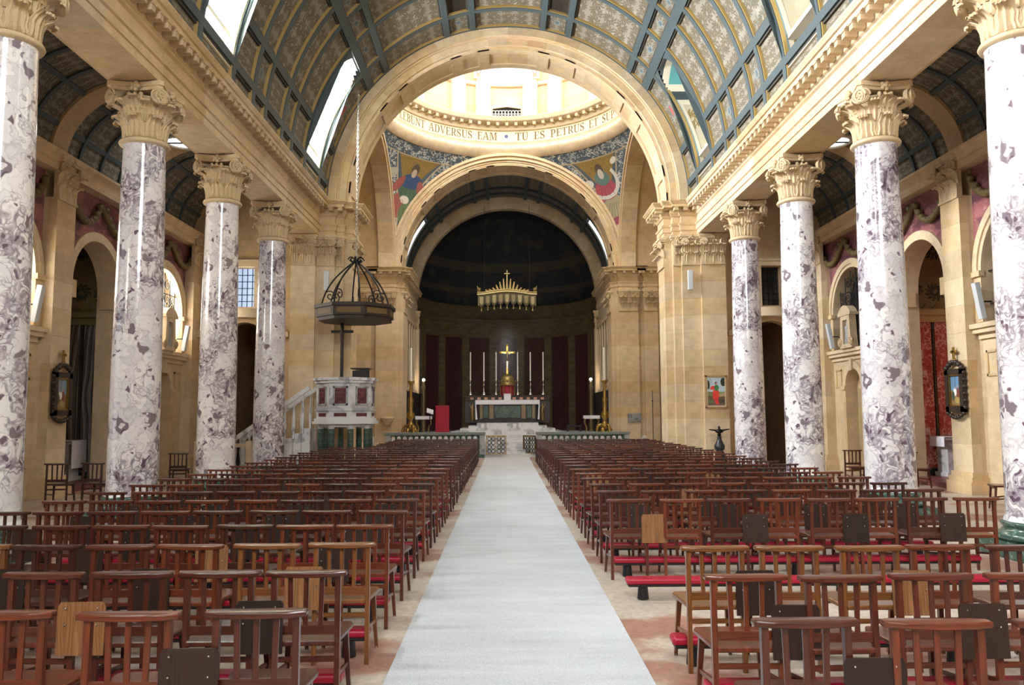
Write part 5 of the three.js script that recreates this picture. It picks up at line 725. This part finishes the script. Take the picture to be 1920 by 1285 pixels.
// ---------------------------------------------------------------- high altar
{
  const A = thing('high_altar', 'high altar with green inlaid front and carved shelf under the hanging canopy', 'altar', [0, 1.3, 42.0]);
  obj('body', merge([box(-1.5, 1.5, 0, 1.05, -0.55, 0.5), box(-1.62, 1.62, 0, 0.1, -0.65, 0.5)]), M('#6a5244', 0.45, { map: size(oliveTex, 0.8) }), A);
  obj('green_panel', box(-0.66, 0.66, 0.26, 0.86, -0.57, -0.55), greenM, A); for (const s of [-1, 1]) { obj('green_panel', box(s * 1.0, s * 1.24, 0.26, 0.86, -0.57, -0.55), greenM, A); obj('panel_frame', merge([box(s * 0.72, s * 0.94, 0.2, 0.92, -0.59, -0.55), box(s * 1.28, s * 1.42, 0.2, 0.92, -0.59, -0.55)]), M('#8a7558', 0.5), A); obj('side_block', box(s * 1.56, s * 2.2, 0, 1.12, -0.2, 0.6), M('#2c2320', 0.4), A); obj('gilt_angel', merge([lathe([[0.001, 0.1], [0.14, 0.12], [0.1, 0.5], [0.13, 0.72], [0.05, 0.8], [0.075, 0.9], [0.001, 1.0]], 10, s * 1.82, 0, -0.32), bar([s * 1.82, 0.7, 0.36], [s * 1.98, 0.95, 0.3], 0.06, 0.1, 0.02, 0.16)]), M('#8d7448', 0.4, { metalness: 0.6 }), A); }
  obj('table_slab', rbox(3.2, 0.1, 1.2, 0, 1.1, 0.02, 0.02), greyM, A);
  obj('shelf', merge([box(-2.2, 2.2, 1.16, 1.36, 0.1, 0.7), box(-2.28, 2.28, 1.36, 1.42, 0.05, 0.75)]), M('#9a7456', 0.45, { map: size(oliveTex, 0.6) }), A);
  for (let k = 0; k < 11; k++) obj('shelf_inlay', box(-1.95 + k * 0.37, -1.78 + k * 0.37, 1.2, 1.32, 0.085, 0.1), M('#c98f74', 0.4), A);
  const cloth = thing('altar_cloth', 'white linen cloth over the high altar hanging down both ends', 'cloth', [0, 2.46, 42.0]); obj('top', rbox(3.3, 0.02, 1.26, 0, 0.0, 0, 0.008), linen, cloth); obj('front_fall', rbox(3.3, 0.22, 0.02, 0, -0.11, 0.64, 0.008), linen, cloth); for (const s of [-1, 1]) { const q = obj('end_fall', bar([s * 1.65, 0, 0.1], [s * 1.6, -1.0, 0.1], 0.03, 1.2, 0.1, 1.16), linen, cloth); }
  lone('altar_card', 'small white card standing in the middle of the high altar', 'card', rbox(0.36, 0.34, 0.02, 0, 2.63, -41.6, 0.005), linen);
  const t = thing('tabernacle', 'round gilt tabernacle with red curtain and domed lid on the altar shelf', 'tabernacle', [0, 2.72, 42.3]); obj('curtain', lathe([[0.34, 0], [0.34, 0.5]].concat([[0.33, 0.5]]), 24), M('#a3243f', 0.7, { side: THREE.DoubleSide }), t); for (let k = 0; k < 6; k++) { const a = k * PI / 3 + 0.5; obj('gilt_post', merge([cyl(0.03, 0.03, 0.52, 0.37 * Math.sin(a), 0, 0.37 * Math.cos(a), 8), ball(0.05, 0.37 * Math.sin(a), 0.3, 0.37 * Math.cos(a), 6)]), brass, t); } obj('entablature', lathe([[0.3, 0.5], [0.43, 0.52], [0.45, 0.58], [0.4, 0.62], [0.44, 0.68], [0.36, 0.7]], 24), gilt, t); obj('dome', lathe([[0.37, 0.68], [0.38, 0.8], [0.33, 0.96], [0.22, 1.08], [0.08, 1.14], [0.001, 1.15]], 24), gilt, t); for (let k = 0; k < 8; k++) { const a = k * PI / 4; obj('finial', ball(0.05, 0.42 * Math.sin(a), 0.74, 0.42 * Math.cos(a), 6), gilt, t); }
  const x = thing('altar_cross', 'tall gilt crucifix with silver figure standing on the tabernacle', 'crucifix', [0, 3.86, 42.3]); obj('cross', merge([rbox(0.1, 1.52, 0.06, 0, 0.76, 0, 0.01), rbox(0.74, 0.1, 0.06, 0, 1.14, 0, 0.01), ball(0.07, -0.37, 1.14, 0, 6), ball(0.07, 0.37, 1.14, 0, 6), ball(0.07, 0, 1.52, 0, 6)]), M('#e2bf5c', 0.3, { metalness: 0.7 }), x); obj('figure', merge([lathe([[0.001, 0.62], [0.03, 0.63], [0.075, 0.8], [0.06, 0.9], [0.09, 1.04], [0.03, 1.1], [0.05, 1.18], [0.001, 1.23]], 10, 0, 0, -0.06), bar([0.03, 1.02, 0.06], [0.26, 1.14, 0.05], 0.04, 0.04, 0.025, 0.025), bar([-0.03, 1.02, 0.06], [-0.26, 1.14, 0.05], 0.04, 0.04, 0.025, 0.025), bar([0, 0.7, 0.06], [0.01, 0.28, 0.06], 0.09, 0.07, 0.05, 0.04)]), silver, x);
  const stick = [[0.001, 0], [0.14, 0], [0.13, 0.05], [0.1, 0.1], [0.06, 0.16], [0.03, 0.22], [0.045, 0.26], [0.025, 0.32], [0.03, 0.5], [0.05, 0.54], [0.025, 0.6], [0.03, 0.74], [0.07, 0.8], [0.001, 0.81]], sg = lathe(stick, 14);
  [-1.95, -1.24, -0.59, 0.55, 1.22, 1.9].forEach((px, i) => { const c = thing('altar_candlestick', `silver candlestick with tall white candle, ${ORD[i]} from the left on the altar shelf`, 'candlestick', [px, 2.72, 42.3], 0, 'six altar candlesticks'); obj('stick', sg, silver, c); obj('candle', cyl(0.035, 0.032, 1.5, 0, 0.8, 0, 10), wax, c); });
  // canopy hung over the altar
  const K = thing('altar_canopy', 'gilt scalloped canopy with tassels and cross hanging above the high altar', 'canopy', [0, 0, 42.2]);
  const lapC = M('#5d5334', 0.5, { metalness: 0.4 }), lapA = M('#8f8058', 0.5, { metalness: 0.4 }), lapB = M('#a3946a', 0.45, { metalness: 0.5 }), arcTop = t => 7.75 + 0.28 * Math.cos(t * PI); // curve of the front
  for (let i = -4; i <= 4; i++) { const px = i * 0.335, y = 7.62 + 0.12 * Math.cos(i / 4 * PI / 2); const l = obj('lappet', merge([exD([[px - 0.16, y + 0.36], [px + 0.16, y + 0.36], [px + 0.16, y - 0.1], [px + 0.1, y - 0.24], [px, y - 0.3], [px - 0.1, y - 0.24], [px - 0.16, y - 0.1]], 0.78, 0.82).translate(0, 0, 1.6)]), lapC, K); obj('lappet_ornament', exD([[px - 0.1, y + 0.24], [px + 0.1, y + 0.24], [px + 0.085, y - 0.1], [px, y - 0.2], [px - 0.085, y - 0.1]], 0.74, 0.78).translate(0, 0, 1.6), i % 2 ? lapA : lapB, l); obj('tassel', merge([cyl(0.05, 0.02, 0.16, px, y - 0.52, 0.8, 8), ball(0.04, px, y - 0.34, 0.8, 6)]), gilt, l); }
  for (const s of [-1, 1]) for (let i = 0; i < 4; i++) { const l = obj('side_lappet', box(s * 1.48, s * 1.52, 7.4, 7.98, -0.7 + i * 0.36, -0.4 + i * 0.36), gilt, K); }
  const rim = []; for (let i = 0; i <= 20; i++) { const t = i / 20 * 2 - 1; rim.push([t * 1.56, 7.98 + 0.16 * Math.cos(t * PI / 2) ** 2, 0.84]); } obj('rim', merge([tube(rim, 0.06, 40, 6), tube(rim.map(([a, b, c]) => [a, b + 0.1, c]), 0.035, 40, 5)]), M('#c2ae78', 0.3, { metalness: 0.7 }), K);
  obj('canopy_roof', box(-1.5, 1.5, 7.9, 8.02, -0.8, 0.8), M('#6e5a30', 0.5), K);
  for (let i = -6; i <= 6; i++) { const h = 0.66 * Math.exp(-((i / 3.2) ** 2)); obj('crest_leaf', bar([i * 0.15, 8.1 + 0.1 * Math.cos(i / 6 * PI / 2), 0.84], [i * 0.19, 8.2 + h, 0.84], 0.12, 0.04, 0.05, 0.03), gilt, K); } for (const s of [-1, 1]) obj('corner_crest', merge([ball(0.12, s * 1.46, 8.24, 0.84, 8), bar([s * 1.46, 8.1, 0.84], [s * 1.56, 8.42, 0.84], 0.1, 0.05, 0.03, 0.03)]), gilt, K);
  obj('crest_cross', merge([rbox(0.05, 0.56, 0.04, 0, 8.98, 0.84, 0.005), rbox(0.3, 0.05, 0.04, 0, 9.08, 0.84, 0.005)]), M('#c2ae78', 0.3, { metalness: 0.7 }), K); for (const s of [-1, 1]) obj('suspension_rod', bar([s * 1.2, 8.02, 0], [s * 1.2, 12.95, 0], 0.02), iron, K);
}
// ---------------------------------------------------------------- sanctuary furniture
{
  for (const s of [-1, 1]) {
    const c = thing('paschal_candlestick', `great gilt candlestick with tall candle on the ${SIDE(s)} of the sanctuary`, 'candlestick', [s * 4.32, 0.75, 35.7], 0, 'great candlesticks');
    obj('stick', lathe([[0.001, 0.3], [0.16, 0.34], [0.2, 0.5], [0.1, 0.62], [0.07, 0.72], [0.16, 0.86], [0.19, 1.0], [0.09, 1.14], [0.11, 1.5], [0.13, 1.66], [0.07, 1.74], [0.06, 2.3], [0.1, 2.36], [0.17, 2.44], [0.17, 2.48], [0.001, 2.48]], 20), brass, c);
    for (let k = 0; k < 3; k++) { const a = k * 2 * PI / 3 + 0.5, l = obj('foot', merge([tube([[0.1 * Math.sin(a), 0.5, 0.1 * Math.cos(a)], [0.28 * Math.sin(a), 0.46, 0.28 * Math.cos(a)], [0.36 * Math.sin(a), 0.2, 0.36 * Math.cos(a)], [0.4 * Math.sin(a), 0.06, 0.4 * Math.cos(a)]], 0.07, 14, 7), ball(0.09, 0.42 * Math.sin(a), 0.08, 0.42 * Math.cos(a), 8), ball(0.12, 0.2 * Math.sin(a + 1), 0.28, 0.2 * Math.cos(a + 1), 8)]), brass, c); }
    obj('candle', cyl(0.05, 0.045, 1.5, 0, 2.46, 0, 12), wax, c);
    const t = thing('credence_table', `small gilt legged table with white cloth, ${SIDE(s)} side of the sanctuary`, 'table', [s * 4.08, 0.75, 39], 0, 'side tables'); obj('top', rbox(0.72, 0.05, 0.5, 0, 0.86, 0, 0.01), gilt, t); obj('cloth', merge([rbox(0.76, 0.02, 0.54, 0, 0.9, 0, 0.006), rbox(0.76, 0.16, 0.015, 0, 0.83, 0.27, 0.005), rbox(0.015, 0.14, 0.54, -0.38, 0.83, 0, 0.005), rbox(0.015, 0.14, 0.54, 0.38, 0.83, 0, 0.005)]), linen, t); for (const a of [-1, 1]) for (const b of [-1, 1]) obj('leg', tube([[a * 0.28, 0.84, b * 0.18], [a * 0.34, 0.6, b * 0.22], [a * 0.24, 0.3, b * 0.16], [a * 0.3, 0, b * 0.2]], 0.025, 12, 6), gilt, t);
    const l = thing('standing_lamp', `small lit globe lamp on a slender olive post, ${SIDE(s)} of the altar`, 'lamp', [s * 4.5, 0.75, 43], 0, 'sanctuary lamps'); obj('post', lathe([[0.001, 0], [0.16, 0], [0.1, 0.1], [0.07, 0.2], [0.06, 2.3], [0.12, 2.36], [0.1, 2.5], [0.06, 2.6], [0.08, 2.72], [0.001, 2.74]], 14), M('#7d6a48', 0.4), l); obj('globe_lamp', ball(0.085, 0, 2.84, 0, 10), new THREE.MeshStandardMaterial({ color: '#fff4e6', emissive: new THREE.Color(1, 0.93, 0.85), emissiveIntensity: 3 }), l); const pl = new THREE.PointLight('#ffe9d2', 1.2); pl.position.set(0, 2.84, 0); pl.castShadow = true; l.add(pl);
  }
  const r = thing('draped_board', 'upright board draped in plain crimson cloth left of the altar steps', 'board', [-3.05, 0.75, 37.4]); obj('drape', rbox(0.64, 1.4, 0.1, 0, 0.7, 0, 0.04, 3), crimson, r); obj('foot', box(-0.36, 0.36, 0, 0.04, -0.2, 0.2), blackWood, r);
  const k = thing('book_stand', 'thin stand with a white open book beside the left table', 'book stand', [-3.72, 0.75, 38.4]); obj('pole', cyl(0.02, 0.02, 1.05, 0, 0, 0, 8), iron, k); const bk = obj('book', rbox(0.34, 0.04, 0.26, 0, 0, 0, 0.008), linen, k); bk.position.y = 1.14; bk.rotation.set(0.9, 0, -0.5); obj('foot', cyl(0.16, 0.12, 0.03, 0, 0, 0, 12), iron, k);
  const st = thing('server_stool', 'low dark stool on the right of the altar steps', 'stool', [3.15, 0.75, 38.2]); obj('seat', rbox(0.7, 0.08, 0.4, 0, 0.4, 0, 0.02), blackWood, st); for (const a of [-1, 1]) for (const b of [-1, 1]) obj('leg', bar([a * 0.3, 0, b * 0.15], [a * 0.3, 0.38, b * 0.15], 0.05), blackWood, st);
  const mat = thing('crimson_cushion', 'flat crimson mat under the right credence table', 'mat', [4.05, 0.75, 38.4]); obj('pad', rbox(0.9, 0.05, 0.4, 0, 0.03, 0, 0.02), crimson, mat);
  lone('wall_plaque', 'small grey marble memorial plaque low on the far right pier', 'plaque', merge([rbox(0.6, 0.42, 0.04, 5.72, 1.55, -36.22, 0.01), rbox(0.48, 0.3, 0.02, 5.72, 1.55, -36.195, 0.005)]), M('#a9aaa6', 0.4, { map: size(greyMarbleTex, 0.6) }));
  const pole = thing('processional_staff', 'thin black staff standing before the far right pier', 'staff', [6.5, 0, 35.9]); obj('shaft', merge([cyl(0.018, 0.014, 2.75, 0, 0.02, 0, 8), ball(0.035, 0, 2.3, 0, 8)]), iron, pole); obj('foot', cyl(0.16, 0.12, 0.03, 0, 0, 0, 12), iron, pole);
  const urn = thing('wall_bracket', 'carved stone bracket beside the pulpit on the left far pier', 'bracket', [-5.42, 1.55, 36.1]); obj('corbel', lathe([[0.001, -0.3], [0.12, -0.26], [0.22, -0.1], [0.3, 0], [0.3, 0.08], [0.001, 0.1]], 16), carved, urn);
}
// ---------------------------------------------------------------- things along the nave walls
const stationTex = k => canvasTex(128, 192, (x, w, h) => { const g = ['#5d87ad', '#7d93a5'][k]; x.fillStyle = g; x.fillRect(0, 0, w, h * 0.5); x.fillStyle = '#8a6a45'; x.fillRect(0, h * 0.5, w, h * 0.5); x.fillStyle = '#4b3a2a'; x.fillRect(w * 0.42, 0, w * 0.05, h * 0.45); const E = (cx, cy, a, b, c) => { x.fillStyle = c; x.beginPath(); x.ellipse(cx * w, cy * h, a * w, b * h, 0, 0, 7); x.fill(); }; E(0.4, 0.55, 0.16, 0.13, '#e4e2dc'); E(0.42, 0.42, 0.05, 0.045, '#b98f70'); E(0.68, 0.58, 0.12, 0.18, '#7a3b34'); E(0.66, 0.38, 0.05, 0.045, '#b98f70'); E(0.22, 0.68, 0.14, 0.16, '#3e4c3c'); E(0.6, 0.82, 0.22, 0.1, '#a3884f'); });
for (const s of [-1, 1]) {
  const t = thing('station_of_the_cross', `painted scene in an ornate dark frame topped by a small cross, ${SIDE(s)} wall pilaster`, 'picture', [s * 9.76, 1.75, 17.4], s < 0 ? PI / 2 : -PI / 2);
  obj('backing', box(-0.32, 0.32, 0, 0.92, -0.02, 0.02), blackWood, t); const frame = M('#3a2f28', 0.4, { metalness: 0.3 });
  obj('frame', merge([box(-0.34, -0.22, 0, 0.94, -0.08, 0), box(0.22, 0.34, 0, 0.94, -0.08, 0), box(-0.34, 0.34, 0, 0.12, -0.08, 0), box(-0.34, 0.34, 0.82, 0.94, -0.08, 0)]), frame, t); obj('gilt_slip', merge([box(-0.22, -0.19, 0.12, 0.82, -0.07, 0), box(0.19, 0.22, 0.12, 0.82, -0.07, 0), box(-0.22, 0.22, 0.12, 0.15, -0.07, 0), box(-0.22, 0.22, 0.79, 0.82, -0.07, 0)]), brass, t);
  const pg = new THREE.PlaneGeometry(0.4, 0.66).translate(0, 0.47, 0.03); obj('painting', pg, M('#ffffff', 0.5, { map: stationTex(s > 0 ? 0 : 1) }), t);
  const orn = []; for (let k = 0; k < 7; k++) orn.push(ball(0.06, (k - 3) * 0.1, 0.96 + 0.14 * Math.cos((k - 3) / 3 * PI / 2), 0.05, 7), ball(0.05, (k - 3) * 0.1, -0.03 - 0.09 * Math.cos((k - 3) / 3 * PI / 2), 0.05, 7)); for (let k = 0; k < 6; k++) for (const e of [-1, 1]) orn.push(ball(0.045, e * 0.35, 0.1 + k * 0.15, 0.04, 6)); obj('carved_border', merge(orn), frame, t); obj('cross_finial', merge([rbox(0.06, 0.28, 0.04, 0, 1.28, 0.04, 0.01), rbox(0.2, 0.06, 0.04, 0, 1.32, 0.04, 0.01), ball(0.05, 0, 1.14, 0.04, 8)]), brass, t);
}
{
  const paint = canvasTex(256, 400, (x, w, h) => { x.fillStyle = '#b9cdd6'; x.fillRect(0, 0, w, h * 0.55); x.fillStyle = '#7d8a55'; x.fillRect(0, h * 0.5, w, h * 0.2); x.fillStyle = '#6a5138'; x.fillRect(0, h * 0.66, w, h * 0.34); const E = (cx, cy, a, b, r, c) => { x.fillStyle = c; x.beginPath(); x.ellipse(cx * w, cy * h, a * w, b * h, r, 0, 7); x.fill(); }; E(0.03, 0.25, 0.1, 0.16, 0, '#2f3a26'); E(0.92, 0.15, 0.16, 0.15, 0, '#27301f'); E(0.88, 0.62, 0.25, 0.05, -0.2, '#b79e7a'); E(0.85, 0.86, 0.3, 0.08, 0.2, '#4a4038'); E(0.15, 0.85, 0.2, 0.06, 0, '#5d7040'); E(0.47, 0.6, 0.2, 0.22, 0.05, '#d8402c'); E(0.52, 0.84, 0.11, 0.13, -0.15, '#cf3826'); E(0.3, 0.36, 0.16, 0.07, -0.4, '#d8402c'); E(0.52, 0.36, 0.14, 0.11, 0, '#3f7a48'); E(0.49, 0.2, 0.07, 0.065, 0, '#4d3a2c'); E(0.5, 0.22, 0.045, 0.045, 0, '#b08468'); x.strokeStyle = '#5a4630'; x.lineWidth = 4; x.beginPath(); x.moveTo(w * 0.12, 0); x.lineTo(w * 0.32, h * 0.26); x.stroke(); });
  const t = thing('saint_painting', 'framed painting of a figure in a red cloak on the right pier', 'painting', [6.44, 1.9, 24.82]); const frame = M('#a98658', 0.5); obj('frame', merge([box(-0.34, -0.29, 0, 1.02, -0.04, 0.02), box(0.29, 0.34, 0, 1.02, -0.04, 0.02), box(-0.34, 0.34, 0, 0.05, -0.04, 0.02), box(-0.34, 0.34, 0.97, 1.02, -0.04, 0.02)]), frame, t); obj('mount', box(-0.3, 0.3, 0.04, 0.98, -0.01, 0.02), M('#e4dac2', 0.7), t); obj('canvas', new THREE.PlaneGeometry(0.53, 0.86).translate(0, 0.51, 0.015), M('#ffffff', 0.5, { map: paint }), t);
  const f = thing('font_figure', 'dark bronze figure with outstretched arms on a vase shaped stand by the right pier', 'statue', [6.36, 0, 24.3]); obj('stand', lathe([[0.001, 0], [0.16, 0], [0.15, 0.06], [0.14, 0.55], [0.1, 0.62], [0.15, 0.66], [0.16, 0.76], [0.08, 0.92], [0.06, 1.0], [0.09, 1.03], [0.001, 1.05]], 16), M('#22242a', 0.4), f); obj('figure', merge([lathe([[0.001, 1.04], [0.06, 1.06], [0.05, 1.14], [0.13, 1.18], [0.11, 1.24], [0.03, 1.27], [0.04, 1.32], [0.001, 1.37]], 12), bar([0.06, 1.22, 0], [0.31, 1.26, 0], 0.06, 0.05, 0.03, 0.03), bar([-0.06, 1.22, 0], [-0.31, 1.25, 0], 0.06, 0.05, 0.03, 0.03)]), M('#1d1a18', 0.4, { metalness: 0.5 }), f);
  const d = thing('dish_stand', 'slim stand with a small white dish beside the farthest right column', 'stand', [6.95, 0, 23.9]); obj('pole', merge([cyl(0.015, 0.015, 0.96, 0, 0, 0, 8), cyl(0.14, 0.1, 0.03, 0, 0, 0, 12)]), iron, d); obj('dish', rbox(0.22, 0.08, 0.18, 0, 1.0, 0, 0.03), linen, d);
  for (const s of [-1, 1]) { const q = thing('column_loudspeaker', `slim white column loudspeaker high on the ${SIDE(s)} near crossing pier`, 'loudspeaker', [s * 5.72, 5.62, 24.86], 0); obj('cabinet', rbox(0.15, 0.62, 0.12, s * 0.0, 0.31, 0.03, 0.015), greyBox, q); obj('bracket', bar([0, 0.3, 0], [0, 0.3, -0.1], 0.03), iron, q); }
  const b = thing('stone_balustrade', 'low pale stone balustrade between the third and farthest left columns', 'balustrade', [-8.3, 0, 23.4]); obj('coping', box(-0.8, 0.8, 0.82, 0.92, -0.1, 0.1), stones[5], b); obj('plinth', box(-0.8, 0.8, 0, 0.12, -0.1, 0.1), stones[3], b); for (const e of [-0.8, 0.68]) obj('post', box(e, e + 0.16, 0, 1.0, -0.12, 0.12), stones[5], b); for (let k = 0; k < 5; k++) obj('baluster', lathe([[0.05, 0.12], [0.03, 0.2], [0.06, 0.4], [0.03, 0.7], [0.05, 0.82]], 8, -0.45 + k * 0.22, 0, 0), iron, b);
}
// every lamp and object casts and takes shadows
scene.traverse(o => { if (o.isMesh) o.castShadow = o.receiveShadow = true; });
renderer.render(scene, camera);
